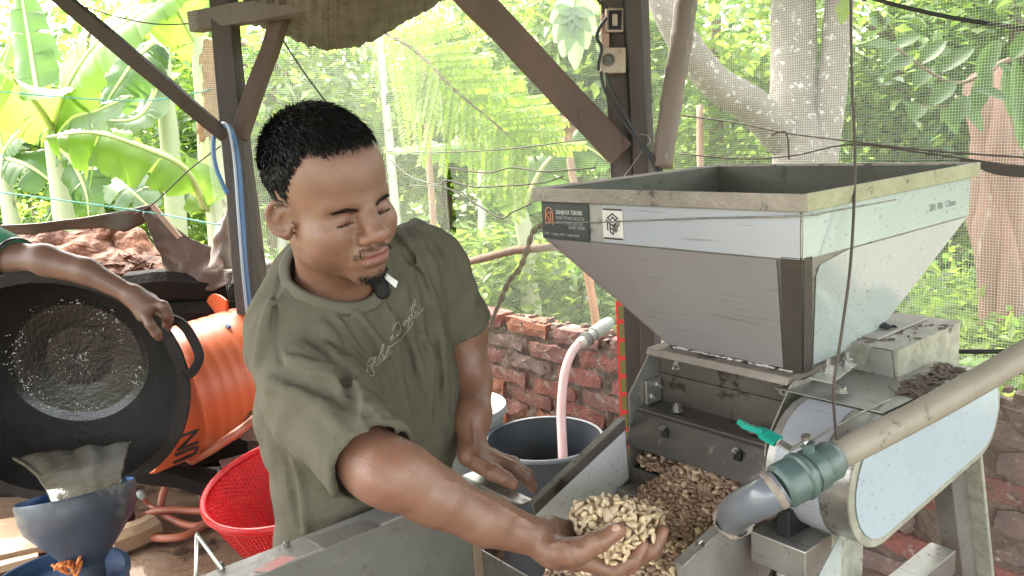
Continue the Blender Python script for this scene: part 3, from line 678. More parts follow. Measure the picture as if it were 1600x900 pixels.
def stext(s, y, z, size, m, sx=1.): o = text(s, size, m, stk, .0002, sx=1); place(o, (XL,y,z), SX, SY, sx); return o
stext('SANJAYA TEKNIK', .534, zs0-.026, .0118, M_wht, .80); stext('MESIN TEPUNG INDUSTRI', .534, zs0-.036, .0090, M_gry, .74); stext('WAHYU TEKNIK SEJAHTERA', .534, zs0-.045, .0085, M_gry, .68); stext('SUKSES TEKNIK', .500, zs0-.053, .0088, M_gry, .74)
stext('o 0812   o sanjaya_teknik   o sanjaya teknik', .570, zs0-.067, .0072, M_gry, .78)
g = G()
def lane(pts, r_=.0011, m=0): g.tube([(XL-.0002, y, z) for y, z in pts], r_, 5, m=m)
cy, cz = .553, zs0-.03
lane([(cy+.010, cz-.018)]+[(cy+.010, cz+.006)]+[(cy+.010*math.cos(a), cz+.006+.010*math.sin(a)) for a in np.linspace(.3,2.84,9)]+[(cy-.010,cz-.018)])
lane([(cy+.002,cz+.006),(cy+.006,cz+.004),(cy+.006,cz-.001),(cy+.001,cz-.006),(cy+.001,cz-.013),(cy+.007,cz-.014)]); lane([(cy-.008,cz+.007),(cy+.001,cz+.007)]); lane([(cy-.004,cz+.007),(cy-.004,cz-.016)])
g.obj('emblem', M_orl, stk)
g = G(); g.box((xi-.0032,.360,zs1+.006),(xi-.0026,.409,zs0-.010)); s2 = g.obj('cube_sticker', M_wht, mach)
g = G()
for z0 in (zs0-.014, zs1+.007): g.box((xi-.0036,.361,z0),(xi-.0032,.408,z0+.0035))
c0 = V(0,.3845,(zs0+zs1)/2-.001); r0 = .0195
hx = [c0+V(0,-math.sin(a)*r0*.98,math.cos(a)*r0*1.05) for a in np.arange(6)*math.pi/3]
def cubeplate(p4, strokes):     # strokes in a unit square mapped on a cube face
    p4 = [np.array(p) for p in p4]
    for (a, b, c_, d) in strokes:
        P = [bil(p4, x, y) for x, y in ((a,b),(c_,b),(c_,d),(a,d))]; P = [V(xi-.0034, p[1], p[2]) for p in P]; g.prism(P, (-.0004,0,0))
cubeplate([hx[5],c0,hx[3]*.5+hx[4]*.5+(c0-hx[3])*0, hx[4]], [])
lf_ = [hx[5], c0, hx[3], hx[4]]; rt_ = [c0, hx[1], hx[2], hx[3]]; tp_ = [hx[0], hx[1], c0, hx[5]]
T_ = [(.0,.1,.44,.28),(.14,.1,.32,1.)]; E_ = [(.52,.1,.68,1.),(.52,.1,1.,.26),(.52,.47,.96,.62),(.52,.84,1.,1.)]
M__ = [(.0,.1,.12,1.),(.18,.1,.3,.8),(.36,.1,.48,1.),(0,.1,.48,.24)]; P__ = [(.56,.1,.7,1.),(.56,.1,1.,.24),(.86,.1,1.,.6),(.56,.48,1.,.62)]
cubeplate(lf_, T_+E_); cubeplate(rt_, M__+P__); cubeplate(tp_, [(.05,.05,.95,.2),(.05,.05,.2,.95),(.05,.8,.6,.95),(.35,.35,.95,.5),(.8,.2,.95,.95),(.4,.5,.55,.7)])
g.obj('emblem', M_ink, s2)
o = text('201  BA  1.2mm', .0165, M_inkg, mach, .0001, name='stencil_lettering'); pt = mY(1450, 330, xi); place(o, (pt[0],xi-.0034,pt[2]), (1,0,0.0), (0,0,1), .95)

# ---- side plates, outlet panels
yl, yr = .405, .092
def plate(name, poly, y, m, t=.003, sgn=1): return G().prism([(x,y,z) for x, z in poly], (0,t*sgn,0)).obj(name, m, mach, bevel=.0006)
P2 = lambda u, v, y: tuple(mY(u, v, y)[[0,2]])
plate('side_plate', [(.36,1.052), P2(1033,545,yl), P2(1017,549,yl), P2(983,617,yl), P2(984,700,yl), (.05,.70), (.36,.70)], yl, M_st)
plate('side_plate', [(.36,1.05), P2(1285,593,yr), P2(1243,594,yr), P2(1236,602,yr), P2(1198,690,yr), P2(1196,713,yr), P2(1215,728,yr), (.068,.60), (.36,.60)], yr, M_stm)
def slab(name, prof, m, y0=yr+.004, y1=yl-.001, bevel=.0006):    # closed x-z profile swept across
    return G().prism([(x,y0,z) for x, z in prof], (0,y1-y0,0)).obj(name, m, mach, bevel=bevel)
slab('outlet_lip', [(.105,1.052),(.36,1.052),(.36,1.0655),(.112,1.0655)], M_rim, bevel=.002)
slab('upper_panel', [(.150,1.003),(.158,1.003),(.152,1.051),(.144,1.051)], M_std)
slab('bolted_panel', [(.146,.945),(.154,.945),(.152,1.006),(.143,1.006)], M_std)
M_flap = steel('dark_flap_steel', (.10,.092,.08), .5, .5, (.06,.055,.047), (.20,.18,.155), 6, .6, .5)
slab('ledge', [(.074,.940),(.146,.942),(.146,.949),(.074,.946)], M_std); slab('ledge_bar', [(.079,.9465),(.094,.947),(.094,.952),(.079,.951)], M_std)
g = G().prism([(.072,yr+.004,.945),(.076,yr+.004,.946),(.046,yr+.004,.886),(.040,yr+.004,.888)][::-1], (0,yl-yr-.005,0)); g.obj('outlet_flap', M_flap, mach, bevel=.001)
slab('rear_wall', [(.15,.75),(.156,.75),(.156,.945),(.15,.945)], M_black)
slab('sill', [(.060,.832),(.15,.838),(.15,.842),(.060,.836)], M_black)
box('angle_bracket', (.098,yl-.008,.952), (.141,yl-.0015,1.0), M_st); 
def bolt(c, ax, r0=.0085, h=.008, shank=.009, name='bolt', m=M_st):
    g = G(); ax = unit(ax); u, w_, d = frame(ax); c = np.array(c, float)
    g.lathe([(r0*1.45,0),(r0*1.45,.0015)], 14, c, ax); g.disc(c+ax*.0015, ax, r0*1.45, 14)
    g.lathe([(r0,.0015),(r0,h),(r0*.85,h+.001)], 6, c, ax); g.disc(c+ax*(h+.001), ax, r0*.85, 6)
    g.tube([c+ax*h, c+ax*(h+shank)], r0*.5, 10); return g.obj(name, m, mach)
bolt((.147,yl-.045,1.028), (-1,-.3,0), .006, .005, .016); bolt((.147,yr+.035,1.028), (-1,-.2,0), .007, .006, .012)
bolt((.128,yl-.008,.987), (-.3,-1,0), .0065, .005, .012); bolt((.112,yl-.008,.966), (-.3,-1,0), .0065, .005, .012)
bolt((.112,yl-.07,.951), (0,0,1), .0085, .012, .004); bolt((.116,yr+.075,.951), (0,0,1), .0085, .010, .004)
for y in (yl-.085, yr+.068):
    box('slot', (.0555,y-.008,.918), (.0595,y+.008,.936), M_black, bevel=0); bolt((.0585,y+.004,.934), (-.85,0,.3), .004, .004, .006)
# ---- chute (two walls, floor), film on the inner face
cl = [P2(975,655,yl), P2(832,790,yl), P2(845,830,yl), P2(868,890,yl), (.02,.775), (.055,.80)]
g = G().prism([(x,yl,z) for x, z in cl], (0,.003,0)); g.obj('chute_wall', M_st, mach, bevel=.0006)
(xa,za),(xb,zb_) = cl[0], cl[1]
g = G().prism([(xa,yl-.0035,za),(xb,yl-.0035,zb_),(xb,yl+.012,zb_),(xa,yl+.012,za)], (0,0,.003)); g.prism([(xa,yl-.004,za+.001),(xb,yl-.004,zb_+.001),(xb+.003,yl-.004,zb_-.017),(xa,yl-.004,za-.020)][::-1], (0,.0032,0))
g.obj('chute_flange', M_std, mach, bevel=.0006)
fp = [(xa,za-.021),(xb+.006,zb_-.018),(xb+.035,zb_-.125),(.045,.815)]
M_filmw = mat('white_film', (.62,.645,.65), .35, c2=(.54,.56,.56), scale=4, amt=.8, c3=(.36,.33,.28), scale3=9, thr3=.66, rvar=.1); scratch(M_filmw)
G().prism([(x,yl-.0012,z) for x, z in fp][::-1], (0,.001,0)).obj('film_panel', M_filmw, mach)
M_chf = steel('chute_floor_steel', (.34,.33,.30), .4, .6, (.22,.2,.17), (.10,.07,.05), 6, .6, .3)
crt = [P2(1220,727,yr), P2(1055,882,yr)]; sl_ = (crt[0][1]-crt[1][1])/(crt[0][0]-crt[1][0]); crt.append((crt[1][0]-.01, crt[1][1]-.14)); 
g = G().prism([(crt[0][0],yr-.003,crt[0][1]),(crt[1][0],yr-.003,crt[1][1]),(crt[2][0]+.03,yr-.003,crt[2][1]),(.02,yr-.003,.72),(crt[0][0],yr-.003,.78)][::-1], (0,.003,0)); cw = g.obj('chute_wall', M_st, mach, bevel=.0006)
g = G().prism([(crt[0][0],yr-.014,crt[0][1]),(crt[1][0],yr-.014,crt[1][1]),(crt[1][0],yr+.004,crt[1][1]),(crt[0][0],yr+.004,crt[0][1])][::-1], (0,0,.0025)); g.obj('chute_flange', M_st, mach, bevel=.0006)
G().prism([(xb+.04,yr,.705),(.055,yr,.80),(.055,yl,.80),(xb+.04,yl,.705)], (0,0,-.003)).obj('chute_floor', M_chf, mach)
G().prism([(.058,yr,.80),(.058,yl,.80),(.058,yl,.834),(.058,yr,.834)], (.003,0,0)).obj('sill_face', M_std, mach)
bolt(tuple(mY(1212,742,yr-.004)), (0,-1,0), .006,.004,.008)
g = G(); c = mY(1095,850,yr-.0045); g.lathe([(.006,0),(.0055,.0012)], 16, c, (0,-1,0)); g.disc(c+V(0,-.0012,0), (0,-1,0), .0055, 16); g.obj('white_dot', M_wht, mach)

# ---- belt cover (long rounded box), its top plate, motor cover
yc0, yc1 = -.075, .06
def stad(x0, x1, zc0, r0_, zc1, r1_, n=14):
    a = [(x0+r0_*math.cos(t), zc0+r0_*math.sin(t)) for t in np.linspace(math.pi/2, 1.5*math.pi, n)]
    b = [(x1+r1_*math.cos(t), zc1+r1_*math.sin(t)) for t in np.linspace(-math.pi/2, math.pi/2, n)]
    return a+b
SP = stad(.088, .435, .945, .100, .952, .080)
n_ = len(SP)
g = G(); g.add([(x,yc0,z) for x, z in SP]+[(x,yc1,z) for x, z in SP], [(i,(i+1)%n_,n_+(i+1)%n_,n_+i) for i in range(n_)]); g.add([(x,yc1,z) for x, z in SP], [tuple(range(n_))])
g.obj('belt_cover', M_st, mach, smooth=True, auto=40)
SPo = stad(.088, .435, .945, .1025, .952, .0825); SPi = stad(.090, .433, .945, .089, .952, .070)
G().prism([(x,yc0,z) for x, z in SPo], (0,-.004,0)).obj('cover_face', M_stm, mach, bevel=.001)
G().prism([(x,yc0-.005,z) for x, z in SPi], (0,-.0012,0)).obj('film_panel', M_filmb, mach)
g = G()
SL = stad(.088, .435, .945, .1010, .952, .0810)
idx = list(range(0, 13))     # film wrapped on the rounded left end
g.add([(SL[i][0],yc0+.045,SL[i][1]) for i in idx]+[(SL[i][0],yc1-.014,SL[i][1]) for i in idx], [(i,i+1,len(idx)+i+1,len(idx)+i) for i in range(len(idx)-1)])
g.obj('film_panel', M_film, mach, smooth=True)
G().prism([(.095,yc0+.004,1.0465),(.43,yc0+.004,1.0345),(.43,yr+.02,1.0345),(.095,yr+.02,1.0465)], (0,0,.0015)).obj('top_plate', M_st, mach)
g = G()      # leaf litter and husks on the cover
for _ in range(110):
    x = random.uniform(.2,.4); y = yc0+random.uniform(.0,.05); a = random.uniform(0,6.28); s = random.uniform(.004,.014)
    p = V(x,y,1.0485-(x-.1)*.036+.002); d = V(math.cos(a)*s, math.sin(a)*s, random.uniform(0,.004)); e = V(-d[1], d[0], .002)*.35
    g.prism([p-d-e, p+d-e, p+d+e, p-d+e], (0,0,.0015))
M_lit2 = mat('dark_husk_litter', (.075,.055,.04), .9, c2=(.15,.11,.08), scale=40, amt=1)
tag(g.obj('husk_litter', M_lit2, mach), kind='stuff')
mp = [mZ(1405,547,1.135), mZ(1510,504,1.135), mZ(1420,483,1.135), mZ(1322,515,1.135)]
x0, y0 = mp[0][0], mp[0][1]; x1 = mp[1][0]
MC = (.285,-.005); 
g = G(); c1 = mZ(1404,548,1.088); c2_ = mZ(1510,505,1.088)
g.box((c1[0],c1[1],1.0),(c2_[0],c1[1]+.22,1.088)); g.obj('motor_cover', M_stm, mach, bevel=.002)
M_litt = steel('littered_steel_top', (.40,.38,.34), .65, .2, (.25,.23,.19), (.06,.05,.035), 14, .6, 1)
g = G(); g.box((c1[0]-.003,c1[1]-.003,1.0885),(c2_[0]+.003,c1[1]+.222,1.0905)); g.obj('cover_lid', M_litt, mach)
g = G(); g.box((c1[0]+.03,c1[1]+.05,1.0915),(c2_[0]-.02,c1[1]+.17,1.095)); g.obj('lid_patch', M_litt, mach, bevel=.001)
g = G(); g.grid(lambda a, b: (c1[0]+.085+.05*a, c1[1]+.06+.02*b, 1.097+.006*math.sin(a*5)+.004*b), 8, 3); g.obj('peeled_strip', M_black, mach, solid=.0015)
g = G().prism([(c1[0]-.002,c1[1]+.004,1.03),(c1[0]-.002,c1[1]+.05,1.03),(c1[0]-.002,c1[1]+.044,1.087),(c1[0]-.002,c1[1]+.01,1.087)], (-.004,0,0)); g.obj('bevel_plate', M_st, mach)
g = G().box((.16,.10,1.056),(c1[0]+.05,.38,1.10)); g.obj('bearing_housing', M_st, mach, bevel=.002)
g = G()
for _ in range(60):
    p = V(random.uniform(c1[0],c2_[0]), random.uniform(c1[1],c1[1]+.2), 1.0915); a = random.uniform(0,6.28); s = random.uniform(.002,.007); d = V(math.cos(a)*s, math.sin(a)*s, 0); e = V(-d[1], d[0], 0)*.5; g.prism([p-d-e, p+d-e, p+d+e, p-d+e], (0,0,.0015))
tag(g.obj('lid_litter', M_lit2, mach), kind='stuff')
# bolted corner plate right of the hopper foot
cp = [mZ(1262,592,1.0735), mZ(1300,601,1.0735), mZ(1340,571,1.0735), mZ(1318,566,1.0735)]
G().prism(cp, (0,0,.003)).obj('foot_plate', M_st, mach, bevel=.0006)
for u, v in ((1294,580),(1324,569)): bolt(tuple(mZ(u,v,1.0765)), (0,0,1), .0085, .009, .012)
bolt(tuple(mZ(1316,613,1.0725)), (0,0,1), .006, .007, .001)
# ---- frame: square tubes, legs
def leg(name, a, b, w, h=None, m=M_st): return G().beam(a, b, w, h or w, (0,1,0)).obj(name, m, mach, bevel=.002)
leg('bearing_block', (-.012,.03,.872), (.06,.03,.872), .05, .022, M_black)
box('frame_rail', (-.03,-.02,.80), (.045,.075,.852), M_st, bevel=.002)
box('frame_rail', (.046,-.02,.80), (.075,.02,.852), M_stm, bevel=.002)
G().prism([(-.0,-.0205,.795),(.07,-.0205,.845),(.07,-.0205,.72),(-.0,-.0205,.70)], (0,-.0012,0)).obj('film_panel', M_filmc, mach)
g = G().prism([(-.03,-.02,.80),(.045,-.02,.80),(.03,-.02,.0),(-.03,-.02,.0)][::-1], (0,.045,0)); g.obj('leg', M_st, mach, bevel=.002)
la = mY(1476,740,-.0); lb = mY(1500,900,-.0); dd = (lb-la)/abs(lb[2]-la[2])
leg('leg', la+V(.02,.02,.12), la+dd*la[2]+V(.02,.02,0), .062, .04, M_st); leg('leg_flange', la+V(.058,.0,.12), la+dd*la[2]+V(.058,.0,0), .012, .06, M_stm)
ra = mY(1490,862,.0); leg('cross_rail', ra+V(0,.02,-.02), (-.02,.02,ra[2]-.02), .05, .05, M_st)
leg('leg', (.42,.34,.92), (.47,.36,0), .045); leg('leg', (.02,.37,.80), (-.02,.38,0), .045); leg('frame_rail', (.0,.37,.79), (.45,.35,.79), .045); leg('frame_rail', (.44,.0,.86), (.44,.36,.86), .045)
M_mid = steel('body_steel', (.3,.29,.27), .45, .5)
G().box((.16,.10,.72),(.42,.40,1.048)).obj('body', M_mid, mach, bevel=.002)
g = G().box((.10,.12,.30),(.36,.36,.72)); g.obj('motor_housing', M_std, mach, bevel=.01)

# ---- receiving tank in front of the man
tank = thing('steel_tank', 'grey steel tank with a worn rim in front of the man', 'tank', tuple(m2w(-.6,.5,0)), YAW)
TO = V(-.6,.5,0)
def tb(name, a, b, m, bevel=.001, **k): return G().box(V(*a)-TO, V(*b)-TO, **k).obj(name, m, tank, bevel=bevel)
M_tank = steel('tank_steel', (.24,.235,.215), .42, .5, (.17,.165,.145), (.16,.15,.12), 4, .6, .3)
M_trim = mat('worn_rim_steel', (.32,.31,.29), .45, .4, c2=(.23,.215,.2), scale=5, amt=.9, c3=(.16,.14,.12), scale3=14, thr3=.64, bump=.4, bscale=40, rvar=.12)
M_redp = mat('red_paint_smear', (.55,.12,.10), .6, c2=(.45,.30,.28), scale=25, amt=1)
tb('tank_wall', (-1.15,.566,.25), (-.205,.570,.842), M_tank); tb('rim', (-1.15,.540,.843), (-.215,.600,.849), M_trim)
tb('tank_wall', (-.205,.10,.25), (-.200,.570,.70), M_std); tb('rim', (-.214,.420,.843), (-.186,.600,.848), M_st)
tb('corner_angle', (-.225,.561,.25), (-.2055,.5655,.842), mat('rusty_seam', (.26,.17,.10), .8, c2=(.16,.12,.09), scale=12, amt=1))
tb('tank_floor', (-1.15,-.15,.245), (-.2,.566,.25), M_std); tb('tank_wall', (-1.15,-.155,.25), (-.2,-.15,.5), M_tank); tb('tank_wall', (-1.155,-.155,.25), (-1.15,.57,.5), M_tank)
for x, y in ((-1.12,.54),(-.23,.54),(-1.12,-.12),(-.23,-.12)): tb('leg', (x-.02,y-.02,0), (x+.02,y+.02,.245), M_std)
g = G(); s_ = [mZ(395,893,.8497), mZ(440,868,.8497), mZ(463,872,.8497), mZ(420,893,.8497)]; g.prism([p-TO for p in s_][::-1], (0,0,.0006)); g.obj('paint_smear', M_redp, tank)
g = G(); s_ = [mZ(480,842,.8497), mZ(572,812,.8497), mZ(596,822,.8497), mZ(508,858,.8497)]; g.prism([p-TO for p in s_][::-1], (0,0,.0006)); g.obj('scraped_patch', M_st, tank)
for u, v in ((448,852),(345,886)):
    c = mZ(u,v,.85)-TO; g = G(); g.lathe([(.006,0),(.006,.006),(.004,.008)], 10, c, (0,0,1)); g.disc(c+V(0,0,.008),(0,0,1),.004,10); g.obj('rivet', M_std, tank)
g = G(); h0 = mZ(306,915,.85); h1 = mZ(347,892,.85); top_ = h0+V(0.005,0,.0)
hk = [m2w(*h0), D(307,832,pr_d) if False else m2w(*h0)]
def dep(p): return float(RM[2]@(np.array(p)-CAM))
pa = D(306,900,dep(m2w(*h1))); pb = D(307,834,dep(m2w(*h1))); pc = D(346,888,dep(m2w(*h1)))
g.tube([pa+V(0,0,-.03), pa, pb-V(0,0,.004), pb, pb+(pc-pb)*.08, pc, pc-V(0,0,.004)], .0032, 8)
hook = g.obj('wire_hook', mat('bright_wire', (.6,.6,.55), .3, .8), None, smooth=True); recenter(hook, tuple(pc)); tag(hook, 'bent steel wire hook standing on the left end of the tank rim', 'hook')
# ================================================================== OTHER THINGS
M_pvc = mat('dirty_pvc', (.32,.285,.23), .55, c2=(.215,.185,.14), scale=7, amt=.9, c3=(.16,.13,.09), scale3=22, thr3=.62, bump=.4)
M_valve = mat('teal_grey_plastic', (.06,.10,.10), .4, c2=(.10,.135,.12), scale=18, amt=.8, c3=(.30,.30,.24), scale3=30, thr3=.66, bump=.3)
M_elb = mat('glossy_grey_pvc', (.11,.125,.15), .36, c2=(.15,.16,.18), scale=9, amt=.7, c3=(.36,.34,.32), scale3=20, thr3=.7, coat=.4)
M_green = mat('green_lever', (.0,.22,.17), .4, c2=(.01,.30,.22), scale=12, amt=.7, c3=(.05,.05,.03), scale3=25, thr3=.6)
M_glue = mat('dried_glue', (.34,.31,.27), .8, c2=(.2,.15,.12), scale=30, amt=1, bump=1)
M_galv = mat('zinc_wire', (.35,.34,.3), .4, .7, c2=(.15,.13,.1), scale=40, amt=1)
# water pipe with ball valve and elbow
pv0 = D(1296,718,1.13); pv1 = D(1640,530,1.24)
pipe = thing('water_pipe', 'dirty cream plastic water pipe with valve and grey elbow running over the belt cover', 'pipe', tuple(pv0)); b0 = pv0
ax = unit(pv0-pv1)
g = G(); n = 30; g.tube([pv1-b0+(pv0-pv1)*(i/n)*1.0+V(0,0,-.006*math.sin(math.pi*i/n)) for i in range(n+1)], .0200, 20); g.obj('pipe', M_pvc, pipe, smooth=True, auto=60)
va = D(1302,717,1.128)-b0; vb = D(1216,763,1.10)-b0; vax = unit(vb-va); Lv = np.linalg.norm(vb-va)
g = G(); prof = [(.0265,-.006),(.031,0),(.034,.004),(.034,.024),(.0335,.026)]
prof += [(.037,.027),(.037,.044),(.0345,.045),(.0345,.050),(.040,.051),(.042,.054),(.042,.060),(.040,.062),(.038,.063),(.0385,Lv-.008),(.036,Lv-.004),(.030,Lv)]
prof = [(a_*.80, b_) for a_, b_ in prof]; g.lathe(prof, 28, va, vax, wob=lambda i, t: .035*math.cos(8*t) if i in (5,6,13,14) else 0); g.disc(va+vax*Lv, vax, .0240, 28); g.obj('valve_body', M_valve, pipe, smooth=True, auto=35)
up_ = unit(V(0,0,1)-vax*vax[2]); vc = va+vax*.036
g = G(); g.tube([vc+up_*.025, vc+up_*.043], .008, 12); g.lathe([(.010,.038),(.010,.042)], 6, vc, up_); g.obj('stem', M_valve, pipe)
g = G(); lp = [D(1250,706,1.17), D(1236,702,1.13), D(1216,690,1.14), D(1190,676,1.16), D(1175,669,1.155), D(1157,662,1.15)]
lp[0] = b0+vc+up_*.046
lpm = [p-b0 for p in lp]; wdt = [.016,.014,.016,.018,.018,.016]
def strap(P, wd, up, t=.003):
    g = G(); vs = []
    for i, p in enumerate(P):
        d = unit(P[min(i+1,len(P)-1)]-P[max(i-1,0)]); s_ = unit(np.cross(d, up)); uu = np.cross(s_, d)
        ww = wd[i] if not np.isscalar(wd) else wd
        vs += [p-s_*ww/2-uu*t/2, p+s_*ww/2-uu*t/2, p+s_*ww/2+uu*t/2, p-s_*ww/2+uu*t/2]
    k = len(P); return g.add(vs, [(i*4+j, i*4+(j+1)%4, i*4+4+(j+1)%4, i*4+4+j) for i in range(k-1) for j in range(4)]+[(0,1,2,3),((k-1)*4+3,(k-1)*4+2,(k-1)*4+1,(k-1)*4)])
strap(lpm[:3], [.014,.013,.014], up_, .003).obj('lever_plate', M_st, pipe, bevel=.001)
strap(spline(lpm[2:], 3), .019, up_, .007).obj('lever_grip', M_green, pipe, bevel=.002)
g = G(); g.lathe([(.007,0),(.007,.005)], 6, vc+up_*.0485, up_); g.disc(vc+up_*.0535, up_, .007, 6); g.obj('nut', M_galv, pipe)
# elbow
ew = m2w(*mY(1152,826,yr-.02)); e_pts = spline([b0+vb-vax*.004, D(1195,776,1.105), D(1170,789,1.135), D(1152,800,1.185), D(1146,812,1.235)], 7)
g = G(); g.tube([p-b0 for p in e_pts], [.0258]*len(e_pts), 24); g.obj('elbow', M_elb, pipe, smooth=True, auto=60)
g = G(); d = unit(e_pts[1]-e_pts[0]); g.lathe([(.0259,.004),(.0272,.006),(.0272,.013),(.0260,.015)], 24, e_pts[0]-b0, d, wob=lambda i, t: .03*math.sin(5*t+i)); g.obj('glue_ring', M_glue, pipe, smooth=True)
g = G(); d = unit(e_pts[-1]-e_pts[-2]); g.lathe([(.0259,-.012),(.0285,-.008),(.0285,-.003),(.0262,.0)], 20, e_pts[-1]-b0, d, wob=lambda i, t: .12*math.sin(4*t+i*2)); g.obj('glue_ring', M_glue, pipe, smooth=True)

def wire(name, label, pts, r, m, cat='wire', n=6, k=8, sm=True, grp=None):
    P = spline(pts, k); g = G(); g.tube(P, r, n); o = g.obj(name, m, smooth=sm); recenter(o, tuple(P[0])); return tag(o, label, cat, grp)
M_cab = mat('black_cable', (.012,.012,.012), .45); M_wired = mat('rusty_wire', (.07,.055,.045), .6, .3)
wire('hanging_wire', 'thin dark wire hanging from the roof and tied around the water pipe', [D(1329,-30,1.28), D(1331,120,1.26), D(1336,250,1.24), D(1330,400,1.22), D(1315,520,1.2), D(1303,600,1.19), D(1304,650,1.165), D(1308,690,1.135), D(1311,715,1.12), D(1308,738,1.135)], .0022, M_wired)
wire('tie_wire', 'loose wire loop from the valve over the belt cover', [D(1258,706,1.14), D(1268,690,1.15), D(1310,664,1.17), D(1345,645,1.2), D(1400,620,1.3)], .0016, M_galv)
wire('power_cable', 'thick black cable crossing the upper right corner', [D(1330,-14,2.2), D(1400,8,2.15), D(1500,30,2.1), D(1600,44,2.05), D(1680,55,2.)], .006, M_cab, 'cable')
wire('skirt_wire', 'thin wire stretched along the hopper skirt across its stickers', [m2w(*mX(852,349,xi-.006)), m2w(*mX(960,346,xi-.005)), m2w(*mX(1100,341,xi-.005)), m2w(*mX(1255,337,xi-.006)), m2w(*mY(1300,330,xi-.004)), m2w(*mY(1400,312,xi-.002))], .0013, M_galv)
# twisted tie wire hanging left of the hopper
bp_ = [D(850,351,1.62), D(833,362,1.64), D(822,395,1.65), D(812,420,1.66), D(795,440,1.68), D(783,468,1.7), D(770,498,1.72), D(768,512,1.72), D(775,519,1.72), D(788,512,1.72)]
P = spline(bp_, 10); g = G()
for ph in (0, math.pi):
    Q = []
    for i, p in enumerate(P):
        d = unit(P[min(i+1,len(P)-1)]-P[max(i-1,0)]); u, w_, _ = frame(d); a = ph+i*.55; rr = .0032 if i < 52 else .0015
        Q.append(p+(u*math.cos(a)+w_*math.sin(a))*rr)
    g.tube(Q, .0032, 7)
o = g.obj('twisted_rope', mat('weathered_rope', (.12,.10,.075), .8, c2=(.25,.20,.14), scale=14, amt=1, bump=1), smooth=True); recenter(o, tuple(P[0])); tag(o, 'twisted dark rope with hooked end hanging from the hopper\'s left corner', 'rope')

# strings and wires carrying the net
M_str = mat('dark_string', (.06,.05,.04), .7); M_teal = mat('teal_string', (.1,.42,.38), .6)
def netp(u, v): return plane(u, v, m2w(1.24,0,0), EX)
for lb, pts in (('long sagging dark string across the net from the man\'s head to the post', [(600,236),(700,238),(800,232),(880,222),(975,210)]),
                ('wavy dark dead vine across the net under the long string', [(610,250),(640,275),(680,288),(700,282),(740,292),(800,290),(850,285),(880,275)]),
                ('lower dark dead vine drooping towards the hopper', [(640,290),(690,292),(730,310),(780,340),(800,332),(830,318)]),
                ('thin dead vine above the hopper\'s left corner', [(700,262),(760,270),(800,262),(850,268),(930,262)]),
                ('tangled wire along the net top right of the bamboo pole', [(1050,178),(1150,192),(1230,208),(1340,222),(1450,235),(1600,246)]),
                ('lower wire of the tangled pair running to the right edge', [(1060,240),(1160,248),(1240,243),(1330,226),(1450,240),(1600,262)]),
                ('short dark wire hook standing over the hopper rim', [(1205,212),(1228,207),(1233,250)])):
    wire('net_string', lb, [netp(*p) for p in pts], .0035 if 'vine' in lb else .0028, M_str, 'string')
g = G()
for k_ in range(7): g.tube(spline([netp(1500+k_*3,252+k_*2)+V(0,0,.003*k_), netp(1560,258+2*k_+random.uniform(-2,2)), netp(1660,266+2*k_)], 6), .005, 5)
o = g.obj('rolled_net_edge', M_str, smooth=True); recenter(o, tuple(netp(1550,258))); tag(o, 'dark rolled bundle of net edge at the right beside the hopper rim', 'net roll')
wire('black_pipe', 'short black pipe between the motor cover and the water pipe', [D(1490,549,2.0), D(1560,549,1.95), D(1660,545,1.9)], .006, M_cab, 'pipe')
g = G(); g.tube([D(720,412,3.9), D(800,392,3.7), D(880,384,3.5)], .018, 8)
o = g.obj('dead_branch', M_bark2, smooth=True); recenter(o, tuple(D(800,392,3.7))); tag(o, 'dead branch lying level behind the net left of the hopper', 'branch')
for i, (lb, pts) in enumerate((('uppermost thin teal string across the banana leaves', [(-20,141,3.3),(100,152,3.3),(230,157,3.3),(330,140,3.2)]), ('lowest teal string above the torn tarpaulin', [(-20,298,3.3),(120,316,3.3),(240,333,3.3),(345,352,3.2)]),
                  ('dark string at the top left crossing the wide lime leaf', [(110,4,3.3),(190,28,3.3),(250,38,3.3),(310,36,3.2)]), ('thin line looping from the tarpaulin tip to the left post', [(210,335,3.2),(240,318,3.2),(270,290,3.2),(300,262,3.2),(345,228,3.15)]),
                  ('cord hanging down behind the left brace', [(440,60,3.3),(480,120,3.35),(530,185,3.4),(590,250,3.5)]))):
    wire('string', lb, [D(*p) for p in pts], .0028 if 'cord' not in lb else .004, M_teal if 'teal' in lb else M_str, 'string')
# blue and white hose down the left post
M_blue = mat('blue_hose', (.06,.14,.27), .4); M_wh = mat('white_hose', (.36,.40,.46), .4)
wire('blue_hose', 'blue hose looped over the brace and running down the left post', [D(352,196,3.02), D(362,205,3.0), D(372,250,3.04), D(378,330,3.04), D(384,420,3.04), D(391,490,3.04)], .010, M_blue, 'hose')
wire('white_rope', 'white cord beside the blue hose on the left post', [D(347,192,3.02), D(357,200,2.99), D(366,250,3.03), D(372,330,3.03), D(379,420,3.03), D(386,490,3.03)], .006, M_wh, 'cord')
wire('blue_hose', 'short bowed blue hose end left of the post', [D(346,196,3.05), D(334,215,3.05), D(336,255,3.05), D(348,288,3.05), D(356,303,3.05)], .009, M_blue, 'hose')

